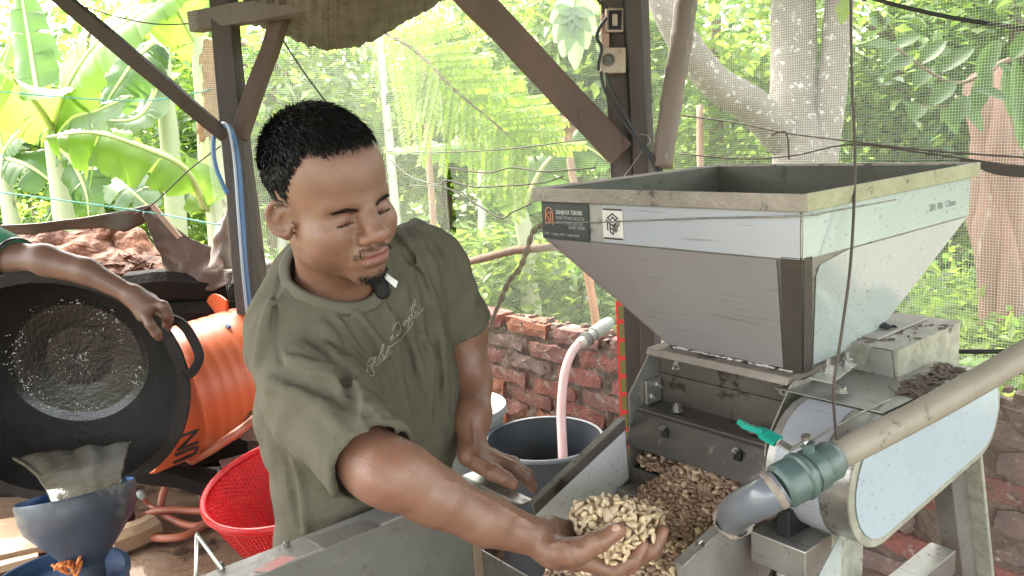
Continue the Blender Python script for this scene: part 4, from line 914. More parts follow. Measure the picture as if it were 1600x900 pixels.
# electric boxes on the centre post
M_box = mat('stained_cream_plastic', (.42,.36,.28), .6, c2=(.28,.2,.14), scale=12, amt=.9, c3=(.05,.04,.03), scale3=24, thr3=.62, bump=.5)
M_pk = mat('pinkish_wood_block', (.40,.26,.20), .7, c2=(.28,.18,.14), scale=8, amt=.9)
def pbox(u0, v0, u1, v1, d, th, name, m, parent, b=.004):
    P = [D(u0,v1,d), D(u1,v1,d), D(u1,v0,d), D(u0,v0,d)]; o_ = np.array(parent.location); f = unit(RM[2]*V(1,1,0))
    return G().prism([p-o_ for p in P], f*th).obj(name, m, parent, bevel=b)
eb = thing('power_socket', 'stained cream socket box with round socket on the centre post', 'socket', tuple(D(958,92,2.66)))
pbox(939,74,978,114,2.60,.05,'socket_box', M_box, eb); pbox(940,22,952,74,2.63,.03,'mounting_block', M_pk, eb, .002)
g = G(); c = D(951,94,2.60)-np.array(eb.location); g.lathe([(.020,0),(.020,.006),(.015,.007),(.013,.002)], 20, c, -RM[2]); g.disc(c-RM[2]*.002, -RM[2], .0135, 20); g.obj('socket', M_std, eb)
sb = thing('switch_box', 'small dark breaker switch with pale frame above the socket box', 'switch', tuple(D(960,30,2.66)))
pbox(947,12,975,50,2.61,.045,'frame', M_box, sb); pbox(951,16,971,46,2.604,.006,'switch_face', M_black, sb, .001); pbox(957,22,965,40,2.597,.007,'toggle', M_box, sb, .001)
for i, (lb, pts) in enumerate((('black cable from the socket box down behind the hopper, left one', [(939,112),(943,135),(958,168),(985,205),(1010,240),(1030,272)]), ('black cable from the socket box down behind the hopper, right one', [(947,114),(955,140),(972,170),(990,205),(1015,240),(1036,272)]),
              ('black cable curving past the left edge of the socket box', [(948,28),(936,45),(933,60),(940,75),(936,95),(935,110)]), ('black cable coming in from the top to the switch', [(930,-10),(938,4),(950,12)]))):
    wire('power_cable', lb, [D(*p, 2.58) for p in pts], .0055, M_cab, 'cable')
wire('thin_wire', 'thin pale wire curled on the centre post over the hopper', [D(998,210,2.6), D(1012,212,2.6), D(1016,222,2.6), D(1008,230,2.6), D(985,262,2.6), D(975,275,2.6)], .002, M_galv)

# red and green woven strap on the centre post
g = G(); n = 40; a, b = D(968,472,2.66), D(967,660,2.5)
a, b = D(968,470,2.66), D(967,470,2.66)+V(0,0,-.62)
for i in range(n):
    p = a+(b-a)*i/n; q = a+(b-a)*(i+1)/n; f = unit(RM[2]*V(1,1,0)); r_ = unit(np.cross(f, (0,0,1)))
    for x0_, x1_, m_ in ((-.013,-.006,0), (-.006,.012,0 if i % 4 in (0,) else 1)):
        g.prism([p+r_*x0_, q+r_*x0_, q+r_*x1_, p+r_*x1_], f*-.002, m_)
o = g.obj('woven_strap', [mat('strap_red', (.55,.04,.03), .8), mat('strap_olive', (.16,.14,.04), .85)]); recenter(o, tuple(a)); tag(o, 'red and olive woven strap hanging down the centre post', 'strap')

# big grey bucket with dark water, lidded pail behind it
M_buc = mat('dark_grey_bucket', (.04,.046,.052), .4, c2=(.06,.067,.074), scale=5, amt=.9, rvar=.1); M_bucr = mat('worn_bucket_rim', (.15,.165,.175), .5, c2=(.11,.12,.13), scale=8, amt=.8)
M_wat = mat('dark_water', (.012,.018,.02), .03, coat=1.)
def pail(name, label, c, r0_, h, mw, mr, water=None, lid=None, r_b=.78, z0=0., cat='bucket'):
    t = thing(name, label, cat, (c[0], c[1], z0)); g = G()
    prof = [(0.001,.004),(r0_*r_b,.0),(r0_*r_b,.004),(r0_*.96,h-.03),(r0_*.97,h),(r0_*.945,h),(r0_*.935,h-.03),(r0_*r_b*.97,.012),(0.001,.012)]
    g.lathe(prof, 48); g.obj('bucket_wall', mw, t, smooth=True, auto=40)
    g = G(); g.lathe([(r0_*.955,h-.012),(r0_*1.0,h-.012),(r0_*1.01,h-.002),(r0_*.985,h+.004),(r0_*.945,h+.002)], 48); g.obj('rim', mr, t, smooth=True)
    if water: g = G(); g.disc((0,0,water), (0,0,1), r0_*(r_b+(.95-r_b)*water/h)*.975, 48); g.obj('water', M_wat, t)
    if lid: g = G(); g.lathe([(.001,h+.012),(r0_*.8,h+.011),(r0_*.85,h+.018),(r0_*1.03,h+.016),(r0_*1.04,h-.01)], 48); g.obj('lid', lid, t, smooth=True, auto=40)
    return t
hb = .46; bc = Zp(850,684,hb); rB = abs(dep(bc))*94/F
bk = pail('grey_bucket', 'large dark grey bucket of water under the pink hose', bc, rB, hb, M_buc, M_bucr, water=.30)
g = G(); g.grid(lambda a, b: (rB*.62*math.cos(2.2+a*2.2), rB*.62*math.sin(2.2+a*2.2), .3+.012*math.sin(a*6.28)+.008*b), 14, 2); 
M_lid = mat('pale_plastic_lid', (.30,.34,.33), .4, c2=(.24,.28,.27), scale=4, amt=.8)
hl = .50; lc = Zp(715,640,hl); pail('lidded_pail', 'pale lidded pail behind the man\'s left arm', lc, dep(lc)*74/F, hl, mat('pale_bucket', (.25,.29,.28), .5), M_lid, lid=M_lid)
M_orr = mat('orange_red_plastic', (.6,.12,.05), .45); ol = Zp(690,690,.34); pail('orange_pail', 'small orange-red pail hidden behind the man\'s forearm', ol, .10, .34, M_orr, M_orr, water=.3)
# pink hose with grey fitting on the wall
M_hose = mat('pink_white_hose', (.66,.36,.35), .4, c2=(.70,.55,.52), scale=8, amt=.9, sss=.0); M_fit = mat('grey_pvc_fitting', (.36,.38,.36), .45, c2=(.26,.27,.24), scale=14, amt=.8); M_fitb = mat('cream_pvc', (.6,.56,.45), .5)
wf = m2w(1.05, *w2m(plane(900,540,m2w(1.06,0,0),EX))[1:]); 
hp = spline([D(906,536,2.86), D(893,552,2.83), D(882,585,2.78), D(877,640,2.72), D(879,700,2.66), D(882,760,2.6)], 8)
hs = thing('wall_hose', 'pink hose hanging from a grey pipe fitting on the brick wall into the bucket', 'hose', tuple(hp[0])); b0 = hp[0]
g = G(); g.tube([p-b0 for p in hp], .0155, 14); g.obj('hose', M_hose, hs, smooth=True)
fa, fb = D(905,538,2.86)-b0, D(952,504,3.05)-b0; fd = unit(fb-fa); FL = np.linalg.norm(fb-fa)
g = G(); g.lathe([(.019,-.01),(.021,.02)], 16, fa, fd); g.obj('collar', M_fitb, hs, smooth=True)
g = G(); g.lathe([(.018,.018),(.018,.04),(.027,.041),(.027,.062),(.021,.064),(.021,.10),(.026,.102),(.026,FL-.03),(.022,FL)], 18, fa, fd); g.disc(fb, fd, .022, 18); g.obj('fitting', M_fit, hs, smooth=True, auto=40)
g = G(); g.lathe([(.0285,.045),(.0285,.056)], 16, fa, fd); g.obj('clamp', M_std, hs, smooth=True)
g = G(); u_, w_, _ = frame(fd); g.tube([fa+fd*.075, fa+fd*.075+V(-.01,0,.03)], .007, 8); g.obj('valve_knob', M_std, hs)

# ------------------------------------------------------------------ left side
# orange barrel lying on its side
M_orb = mat('orange_plastic', (.62,.13,.04), .42, c2=(.52,.12,.045), scale=3, amt=.8, c3=(.82,.38,.25), scale3=4, thr3=.68, bump=.15, bscale=12)
c0_, c1_ = D(200,642,2.92), D(398,572,3.25); ad = unit(c1_-c0_); LB = np.linalg.norm(c1_-c0_); RB = .245
brl = thing('orange_barrel', 'orange plastic barrel lying on its side behind the wok', 'barrel', tuple(c0_)); 
prof = [(RB*.97,0),(RB,.01),(RB,.10),(RB*1.0,.145),(RB*1.045,.155),(RB*1.045,.165),(RB*.99,.175)]
z = .2
while z < LB-.08: prof += [(RB*.984,z),(RB*.997,z+.012),(RB*.997,z+.030)]; z += .045
prof += [(RB*1.0,LB-.02),(RB*.97,LB),(RB*.93,LB),(RB*.93,LB-.04),(RB*.9,.05),(RB*.9,.02),(RB*.97,0)]
g = G(); g.lathe(prof, 64, (0,0,0), ad, wob=lambda i, t: .008*math.sin(3*t+1)); g.obj('barrel_wall', M_orb, brl, smooth=True, auto=50)
u_, w_, _ = frame(ad)
def bsurf(th, z, rr=1.0): return (u_*math.cos(th)+w_*math.sin(th))*RB*rr+ad*z
# find the angle whose surface normal points most to the camera side and up
angs = np.linspace(0, 2*math.pi, 360); toc = unit(CAM-c0_)
tht = angs[np.argmax([np.dot(bsurf(a,0), V(0,0,1)) for a in angs])]; thc = angs[np.argmax([np.dot(bsurf(a,0), toc) for a in angs])]
sg_ = 1 if ((thc-tht+math.pi) % (2*math.pi))-math.pi > 0 else -1
g = G(); pp = []
for i in range(12):
    t_ = i/11; pp.append(bsurf(tht-sg_*(.1+.9*t_), LB-.05, 1.0+.16*math.sin(math.pi*t_)))
strap([p for p in pp], .09, ad, .006).obj('carry_handle', M_orb, brl, smooth=False, bevel=.002)
# letters UN running round the barrel
M_letr = M_ink
def lstroke(pts, w_r=.012):
    g = G(); P = [bsurf(thc+sg_*a, z, 1.012) for a, z in pts]; return P
g = G()
for S_ in ([(.95,.035),(.95,.10),(.98,.115),(1.12,.115),(1.16,.10),(1.16,.035)], [(.62,.045),(.62,.118),(.86,.045),(.86,.118)]):
    Q = [bsurf(thc+sg_*a, z+.02, 1.006) for a, z in sum([[tuple(np.array(S_[i])*(1-k_/4)+np.array(S_[i+1])*k_/4) for k_ in range(4)] for i in range(len(S_)-1)], [])+[S_[-1]]]
    g.tube(Q, .0055, 6)
g.obj('lettering', M_letr, brl)
for a_, z_ in ((.35,.09),): pass
g = G(); g.tube([bsurf(tht-sg_*-.45, LB-.12, 1.002), bsurf(tht-sg_*-.52, LB-.12, 1.002)], .008, 8); g.obj('blue_mark', M_blue, brl)
# blackened timber stack behind, with broken bricks around
M_char = mat('charred_timber', (.010,.009,.008), .9, c2=(.018,.015,.013), spec=.2, scale=5, amt=1, c3=(.07,.065,.06), scale3=9, thr3=.68, bump=2.5, bscale=25, stretch=(1,.3,1))
def log(name, label, a, b, w_, h, m, cat='timber', wob=.02, grp=None, n=14):
    a = np.array(a); b = np.array(b); g = G(); d = unit(b-a); sx = unit(np.cross(d, (0,0,1))); sy = np.cross(sx, d); vs = []; s = random.random()*90
    for i in range(n+1):
        c = a+(b-a)*i/n
        for j in range(8):
            t = (j+.5)*math.pi/4; x = math.copysign(min(1,abs(math.cos(t))*1.25), math.cos(t)); y = math.copysign(min(1,abs(math.sin(t))*1.25), math.sin(t))
            q = c+sx*x*w_/2+sy*y*h/2; vs.append(q+V(nz(q,5,s),nz(q,5,s+3),nz(q,5,s+7))*wob)
    g.add(vs, [(i*8+j, i*8+(j+1)%8, i*8+8+(j+1)%8, i*8+8+j) for i in range(n) for j in range(8)]+[tuple(range(8))[::-1], tuple(range(n*8,n*8+8))])
    o = g.obj(name, m); recenter(o, tuple(a)); return tag(o, label, cat, grp)
log('charred_beam', 'thick charred beam behind the orange barrel, upper one', D(195,450,3.3), D(440,448,3.45), .16, .13, M_char)
log('charred_beam', 'thick charred beam behind the orange barrel, lower one', D(180,496,3.25), D(440,492,3.4), .16, .13, M_char)
log('charred_beam', 'long charred beam low under the barrel behind the orange hose', D(150,700,3.3), D(440,650,3.6), .22, .26, M_char)
log('charred_beam', 'short charred beam leaning on the floor behind the funnel', D(190,720,3.15), D(330,755,3.2), .14, .10, M_char)
g = G()      # dark hearth wall behind wok and barrel
def hw(a, b):
    p = D(-120,760,3.7)*(1-a)+D(470,700,3.9)*a; p = V(p[0], p[1], -.02+b*.95); return p+V(nz(p,3,1),nz(p,4,5),0)*.05
g.grid(hw, 50, 20); o = g.obj('hearth_wall', M_char, smooth=True, solid=.08); b_ = D(200,760,3.8); recenter(o, (b_[0],b_[1],0)); tag(o, 'soot-black low hearth wall behind the wok and the barrel', 'wall')
# heap of reddish rubble / bark under the tarpaulin
M_rub = mat('reddish_rubble', (.27,.10,.045), .8, c2=(.07,.035,.024), scale=7, amt=1, c3=(.4,.24,.15), scale3=16, thr3=.62, bump=3, bscale=30)
def heap(a, b):
    u = -60+430*a; top_ = float(np.interp(u, [-60,0,120,210,240,280,330,370], [362,366,362,352,385,392,402,410])); v = top_+(455-top_)*b
    p = D(u, v, 3.75-.35*b); return p+V(nz(p,9,1),nz(p,9,6)*1.6,nz(p,9,4))*.035+V(nz(p,28,1),nz(p,28,6),nz(p,28,4))*.012
g = G(); g.grid(heap, 110, 30); o = g.obj('rubble_heap', M_rub, smooth=False, solid=.02); recenter(o, tuple(D(150,430,3.6))); tag(o, 'rust-red heap of bark and brick rubble under the torn tarpaulin', 'heap')
M_chips = [M_rub, mat('brown_chip', (.12,.06,.035), .9), mat('pale_chip', (.48,.34,.22), .9, c2=(.36,.2,.12), scale=10, amt=1)]
g = G()
for i in range(420):
    a_, b_ = random.random(), .45+.55*random.random(); p = np.array(heap(a_, b_))+V(0,-.015,0); s = random.uniform(.008,.04)
    d = unit(RNG.normal(size=3)*V(1,.5,.4))*s; e = unit(np.cross(d, RNG.normal(size=3)))*s*random.uniform(.2,.5); f = unit(np.cross(d, e))*s*.12
    g.prism([p-d-e, p+d-e, p+d+e, p-d+e], f, random.choice([0,0,1,1,2]))
tag(g.obj('bark_chips', M_chips), kind='stuff')
M_tarp = mat('torn_dark_tarpaulin', (.035,.028,.024), .5, c2=(.09,.06,.045), scale=4, amt=1, c3=(.20,.09,.045), scale3=6, thr3=.6, bump=1.2, bscale=12)
def tarp(a, b):
    u = -80+320*a; t0_ = float(np.interp(u, [-80,0,60,120,180,225,240], [358,352,349,342,332,322,319])); hh = float(np.interp(u, [-80,0,100,160,200,225,240], [30,16,15,20,34,26,3]))
    p = D(u, t0_+hh*b, 3.3+.05*b); return p+V(0,nz(p,6,3)*.05,0)
g = G(); g.grid(tarp, 60, 5); o = g.obj('tarpaulin', M_tarp, smooth=True, solid=.004); recenter(o, tuple(D(100,350,3.3))); tag(o, 'dark torn tarpaulin edge stretched over the rust-red heap', 'tarpaulin')
def flapf(a, b):
    p0_ = np.array([(236,322),(262,345),(300,375),(345,395),(372,402)]); k_ = a*4; i = min(3, int(k_)); q = p0_[i]+(p0_[i+1]-p0_[i])*(k_-i); hh = [10,70,75,60,40][i]*(1-(k_-i))+[70,75,60,40,24][i]*(k_-i) if i < 4 else 24
    p = D(q[0]-12*b, q[1]+hh*b, 3.35-.05*b); return p+V(0,nz(p,6,9)*.05+nz(p,22,2)*.02,0)
M_sack2 = mat('brown_plastic_sheet', (.07,.045,.035), .5, c2=(.14,.09,.07), scale=6, amt=1, c3=(.06,.04,.03), scale3=7, thr3=.6, bump=1.5, bscale=14)
g = G(); g.grid(flapf, 40, 14); o = g.obj('brown_sheet', M_sack2, smooth=True, solid=.004); recenter(o, tuple(D(300,380,3.35))); tag(o, 'crumpled brown sheet sloping from the stick to the left post', 'sheet')
log('stick', 'pale stick leaning at the tip of the tarpaulin', D(236,318,3.3), D(282,372,3.32), .03, .02, mat('pale_stick', (.34,.24,.17), .8), 'stick', .004)
M_sack = mat('white_sack', (.36,.31,.28), .75, c2=(.26,.21,.185), scale=7, amt=.9, bump=1.2, bscale=18, trans=.25, ctrans=(.7,.62,.55))
def sack1(a, b):
    L__ = [(352,330),(340,352),(330,385),(322,420)]; Rr = [(358,330),(362,350),(362,385),(366,420)]; k_ = b*3; i = min(2, int(k_)); t = k_-i
    l = np.array(L__[i])*(1-t)+np.array(L__[i+1])*t; r_ = np.array(Rr[i])*(1-t)+np.array(Rr[i+1])*t; q = l*(1-a)+r_*a
    p = D(q[0], q[1], 3.3-.09*math.sin(math.pi*a)*(.3+b)); return p+V(0,nz(p,16,2)*.06,0)
g = G(); g.grid(sack1, 16, 24); o = g.obj('white_sack', M_sack, smooth=True, solid=.004); recenter(o, tuple(D(345,420,3.3))); tag(o, 'whitish sack hung in a peak left of the left post', 'sack')
def sack2(a, b):
    q = (402+46*a, 408+14*a*b+ (28+25*a)*b); p = D(q[0], q[1], 3.4-.08*math.sin(math.pi*b)); return p+V(0,nz(p,14,6)*.08,nz(p,10,1)*.02)
g = G(); g.grid(sack2, 16, 16); o = g.obj('white_sack', M_sack, smooth=True, solid=.004); recenter(o, tuple(D(425,450,3.4))); tag(o, 'crumpled white sack right of the left post by the man\'s shoulder', 'sack')
M_earth = mat('tan_patterned_mat', (.46,.36,.25), .9, c2=(.30,.2,.13), scale=9, amt=1, c3=(.2,.12,.08), scale3=18, thr3=.6, bump=1)
g = G(); g.grid(lambda a, b: D(-60+200*a, 425+60*b, 3.2+.02*math.sin(a*9))+0, 12, 4); o = g.obj('tan_mat', M_earth, smooth=True, solid=.02); recenter(o, tuple(D(40,470,3.2))); tag(o, 'tan patterned mat under the green sleeved arm', 'mat')

# wok: a black cast bowl tipped to pour
wc = D(88,612,2.42); wn = unit(D(110,660,1.9)-wc+V(.12,0,0.02)); wn = unit(V(.10,-1,-.16)+V(.10,0,0)); RW = .36
wok = thing('iron_wok', 'big black two-handled wok tipped to pour cloudy water', 'wok', tuple(wc))
u_, w_, _ = frame(wn)
M_iron = mat('sooty_iron', (.011,.0105,.010), .6, c2=(.02,.018,.017), spec=.25, scale=6, amt=1, c3=(.12,.11,.10), scale3=14, thr3=.69, bump=1.2, bscale=30, rvar=.15)
M_wet = mat('wet_iron', (.006,.006,.005), .10, c2=(.016,.017,.015), spec=.5, scale=4, amt=1, bump=.35, bscale=140, coat=0., rvar=.06)
u_, w_, _ = frame(wn)
prof = [(.001,-.262),(.10,-.258),(.19,-.235),(.25,-.195),(.295,-.14),(.325,-.07),(.34,-.005)]
g = G(); RW_ = np.interp
def wetf(a, b):
    th = 2*math.pi*a; rr = .215*b+1e-5; z = float(np.interp(rr, [0,.10,.19,.215], [-.262,-.257,-.235,-.222])); q = (u_*math.cos(th)+w_*math.sin(th))*rr
    return q+wn*(z+(.0012*nz(q,10,3)+.0006*nz(q,45,8)+.0008*nz(q,120,2))*min(1,(1-b)*8))
g.grid(wetf, 220, 60); g.obj('wet_bottom', M_wet, wok, smooth=True)
g = G(); g.lathe([(.214,-.2225)]+prof[3:]+[(.34,0),(.372,.004),(.376,-.004),(.345,-.014),(.33,-.07),(.30,-.15),(.255,-.205),(.20,-.243),(.001,-.272)], 64, (0,0,0), wn, wob=lambda i, t: .006*math.sin(5*t+1)*(i > 2)); g.obj('bowl', M_iron, wok, smooth=True, auto=50)
g = G()      # white specks modelled as the sparkle of the wet bottom
M_glint = mat('glint_specks', (.62,.62,.58), .3)
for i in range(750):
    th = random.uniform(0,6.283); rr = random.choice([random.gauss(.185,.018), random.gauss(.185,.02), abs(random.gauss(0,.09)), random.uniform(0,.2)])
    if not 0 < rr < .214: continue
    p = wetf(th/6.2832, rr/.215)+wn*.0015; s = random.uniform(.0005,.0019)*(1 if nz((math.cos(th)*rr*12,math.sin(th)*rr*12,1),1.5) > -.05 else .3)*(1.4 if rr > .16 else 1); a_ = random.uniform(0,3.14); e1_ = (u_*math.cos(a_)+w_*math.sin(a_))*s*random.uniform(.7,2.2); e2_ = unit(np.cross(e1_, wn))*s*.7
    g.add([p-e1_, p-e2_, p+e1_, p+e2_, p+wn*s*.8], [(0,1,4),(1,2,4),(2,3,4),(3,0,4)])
tag(g.obj('glint_specks', M_glint, wok, smooth=True), kind='stuff')
# direction in the rim plane towards an image point
def rimdir(u, v):
    p = plane(u, v, wc, wn)-wc; return unit(p)
hd = rimdir(262,545); tg = np.cross(wn, hd)
g = G(); hpnt = [hd*.350+tg*.10, hd*.375+tg*.095, hd*.412+tg*.06, hd*.420, hd*.412-tg*.06, hd*.375-tg*.095, hd*.350-tg*.10]
strap(spline([p+wn*.0 for p in hpnt], 5), .028, wn, .014).obj('handle', M_iron, wok, smooth=False, bevel=.003)
# water: sheet in the bowl's low side and the stream into the funnel
M_cw = mat('cloudy_water', (.20,.18,.125), .06, c2=(.38,.35,.265), scale=7, amt=1, coat=.6, bump=.5, bscale=26, stretch=(3,1,.35))
wt = M_cw.node_tree; wb_ = wt.nodes['Principled BSDF']; wb_.inputs['Transmission Weight'].default_value = .6; wb_.inputs['IOR'].default_value = 1.33
lipc = plane(120,742,wc,wn)
def stream(a, b):
    # rows: from inside the bowl over the lip down to the funnel
    rows = [((18,715),(205,690),2.50),((40,728),(200,704),2.40),((58,745),(195,725),2.24),((72,765),(188,752),2.10),((84,790),(176,778),2.04)]
    k_ = b*4; i = min(3, int(k_)); t = k_-i
    l0, r0_, d0 = rows[i]; l1, r1_, d1 = rows[i+1]
    u = (l0[0]*(1-t)+l1[0]*t)*(1-a)+(r0_[0]*(1-t)+r1_[0]*t)*a; v = (l0[1]*(1-t)+l1[1]*t)*(1-a)+(r0_[1]*(1-t)+r1_[1]*t)*a; d = d0*(1-t)+d1*t
    e_ = (1-b)*(7*nz((a*7,0,3),1)); return D(u+4*nz((a*3,b*6,1),1)*b, v+e_, d-.045*math.sin(math.pi*a)*b+.004*nz((a*8,b*2.5,0),1))
g = G(); g.grid(stream, 40, 40); o = g.obj('poured_water', M_cw, smooth=True, solid=.008); recenter(o, tuple(D(130,760,2.1))); tag(o, 'cloudy water pouring from the wok into the funnel', 'water')
# funnel
M_fun = mat('sooty_blue_plastic', (.065,.085,.125), .42, c2=(.032,.034,.038), scale=7, amt=1, c3=(.13,.125,.115), scale3=9, thr3=.56, rvar=.12, bump=.4, bscale=40)
M_funb = mat('blue_plastic', (.04,.11,.28), .35)
fc = D(118,768,2.02); ftilt = unit(V(-.13,.24,1)); RFn = 84/F*2.02
fun = thing('blue_funnel', 'large sooty blue funnel catching the poured water', 'funnel', tuple(fc))
g = G(); g.lathe([(RFn,0),(RFn*1.02,-.006),(RFn*.985,-.05),(RFn*.93,-.075),(RFn*.32,-.175),(RFn*.29,-.185),(RFn*.25,-.30)], 48, (0,0,0), ftilt); g.obj('funnel_outside', M_fun, fun, smooth=True, auto=60)
g = G(); g.lathe([(RFn,0.0005),(RFn*.97,-.01),(RFn*.95,-.05),(RFn*.9,-.073),(RFn*.28,-.172),(RFn*.24,-.185),(RFn*.22,-.30)], 48, (0,0,0), ftilt); g.obj('funnel_inside', M_funb, fun, smooth=True, auto=60)
g = G(); g.lathe([(RFn*.27,-.235),(RFn*.31,-.238),(RFn*.31,-.246),(RFn*.27,-.25),(RFn*.31,-.254),(RFn*.33,-.26),(RFn*.27,-.266)], 32, (0,0,0), ftilt); g.obj('spout_rings', M_fun, fun, smooth=True)
jc = D(90,905,1.98); 
jr = thing('blue_drum', 'dark blue drum under the funnel at the bottom left corner', 'drum', (jc[0],jc[1],0)); g = G(); zt = jc[2]; RJ = .155
g.lathe([(RJ*.95,0),(RJ,.05),(RJ,zt-.02),(RJ*1.04,zt-.012),(RJ*1.04,zt),(RJ*.97,zt+.002),(RJ*.95,zt-.03),(RJ*.3,zt-.04),(RJ*.28,zt-.012),(RJ*.22,zt-.012)], 48); g.obj('drum_wall', mat('dark_blue_plastic', (.03,.06,.13), .4, c2=(.05,.09,.17), scale=6, amt=.8), jr, smooth=True, auto=50)
g = G(); g.tube([(-.10,-.03,zt+.01),(-.05,-.10,zt+.02),(.0,-.11,zt+.02)], .012, 8); g.obj('handle', M_funb, jr, smooth=True)
g = G(); P = [D(92,886,1.93)+V(*RNG.normal(size=3))*.010+V(.0016*i,0,0) for i in range(26)]; g.tube(spline(P, 3), .0035, 6); o = g.obj('orange_rope', mat('orange_rope', (.70,.22,.06), .8), smooth=True); recenter(o, tuple(D(92,886,1.93))); tag(o, 'knotted orange rope beside the funnel spout', 'rope')
# wooden boards bottom left
M_brd = mat('wet_board', (.40,.29,.18), .5, c2=(.28,.18,.11), scale=5, amt=.9, c3=(.5,.42,.32), scale3=9, thr3=.62, bump=.8)
def board(lb, pts, h): 
    P = [Zp(u,v,h) for u, v in pts]; g = G(); g.prism(P[::-1], (0,0,-.03)); o = g.obj('board', M_brd, bevel=.003); recenter(o, tuple(P[0])); return tag(o, lb, 'board')
board('wide tan board lying on the floor left of the funnel', [(-60,820),(75,800),(78,850),(-60,880)], .07); board('narrow pale board strip in front of the wide board', [(-60,890),(60,862),(60,868),(-60,900)], .075)
g = G()
# scattered bricks / stones at the left
for i, (u, v, s, m_, lb) in enumerate(((175,815,.12,M_rub,'dark red brick piece right of the funnel'),(410,655,.13,M_rub,'reddish brick chunk beside the man\'s hip, upper one'),(415,685,.11,M_sack,'pale stone chunk beside the man\'s hip, lower one'),(290,735,.13,M_br[1],'brick lying in the dark behind the hose loop'),(330,745,.12,M_br[3],'greyish brick in front of the charred beam'),(250,720,.12,M_br[1],'sooty brick left of the hose loop'),(390,620,.14,M_br[1],'brick behind the man under the barrel end'),(380,720,.12,M_br[0],'brick just above the red basket'))):
    p = Zp(u, v+20, .01) if v > 700 else D(u, v, 3.1); g = rough_brick(i+30, s*1.5, s, s*.6); o = g.obj('broken_brick', m_, smooth=False); o.location = tuple(p+V(0,0,s*.3)); o.rotation_euler = (0,0,random.uniform(0,3)); tag(o, lb, 'brick')
log('wood_block', 'dark wet wood block under the funnel', Zp(165,855,.05), Zp(240,820,.05), .12, .1, M_brd, 'wood')
# orange hose loops
M_oh = mat('orange_brown_hose', (.42,.13,.07), .4, c2=(.36,.12,.07), scale=8, amt=.7)
hz = .03
def fz(u, v, z=hz): return Zp(u, v, z)
hh = [D(420,635,2.85), D(385,665,2.8), D(335,700,2.8), fz(280,735,.16), fz(257,765,.09), fz(252,795,.03), fz(262,808,.03), fz(300,822,.03), fz(345,812,.03), fz(345,800,.05), fz(300,798,.05), fz(258,797,.06), fz(228,805,.04), fz(218,825,.03), fz(240,840,.03), fz(285,838,.03), fz(318,820,.03), fz(330,800,.04), fz(345,785,.05), fz(400,780,.04)]
wire('orange_hose', 'orange-brown hose looped on the wet floor left of the basket', hh, .0155, M_oh, 'hose', 12, 8)
wire('hose_end', 'short hose end with pale cap behind the hose loop', [fz(222,776,.10), fz(235,790,.05), fz(256,800,.05)], .010, M_oh, 'hose', 10)
g = G(); c = fz(221,772,.11); g.lathe([(.001,.02),(.015,.016),(.02,.0),(.014,-.02)], 16, c, unit(V(-.4,0,1))); o = g.obj('round_stopper', M_fit, smooth=True); recenter(o, tuple(c)); tag(o, 'round pale cap on the short hose end', 'cap')
# red basket, woven: real slots between strips
M_redb = mat('red_plastic', (.75,.02,.025), .38, c2=(.66,.02,.03), scale=3, amt=.6, trans=.15, ctrans=(.9,.05,.05))
bcn = D(452,748,2.62); bt = unit(V(-.10,-.16,1)); RT = 132/F*2.62; HB = .27
bas = thing('red_basket', 'red woven plastic basket behind the man\'s hip', 'basket', tuple(bcn))
g = G(); g.lathe([(RT*.965,-.012),(RT*1.0,-.016),(RT*1.03,-.004),(RT*1.02,.010),(RT*.985,.014),(RT*.96,.004)], 64, (0,0,0), bt); g.obj('rim', M_redb, bas, smooth=True)
u_, w_, _ = frame(bt); rad = lambda z: RT*(.97-.36*(-z/HB)**1.25)
def bs(th, z, o_=0): return (u_*math.cos(th)+w_*math.sin(th))*(rad(z)+o_)+bt*z
g = G(); nv_, nh_ = 120, 34
for i in range(nv_):
    th = 2*math.pi*i/nv_; wv = .0016 if i % 8 else .0040; pr_ = .0026 if i % 8 else .0042
    for k_ in range(10):
        z0_, z1_ = -HB*k_/10-.004, -HB*(k_+1)/10-.004
        dt = wv/ rad((z0_+z1_)/2); g.hexa([bs(th-dt,z1_,-.001), bs(th+dt,z1_,-.001), bs(th+dt,z1_,pr_), bs(th-dt,z1_,pr_), bs(th-dt,z0_,-.001), bs(th+dt,z0_,-.001), bs(th+dt,z0_,pr_), bs(th-dt,z0_,pr_)])
g.obj('ribs', M_redb, bas)
g = G()
for k_ in range(nh_):
    z0_ = -.012-(HB-.012)*k_/nh_; hw_ = .0027
    for i in range(120):
        a0, a1 = 2*math.pi*i/120, 2*math.pi*(i+1)/120; w1 = .0022*(1 if (i+k_) % 2 else -1); w2_ = -w1
        g.add([bs(a0,z0_-hw_,w1), bs(a1,z0_-hw_,w2_), bs(a1,z0_+hw_,w2_), bs(a0,z0_+hw_,w1)], [(0,1,2,3)])
g.obj('woven_strips', M_redb, bas, solid=.0015)
g = G(); g.disc(bt*-(HB+.003), bt, rad(-HB)*1.02, 48); g.obj('bottom', M_redb, bas, solid=.003)
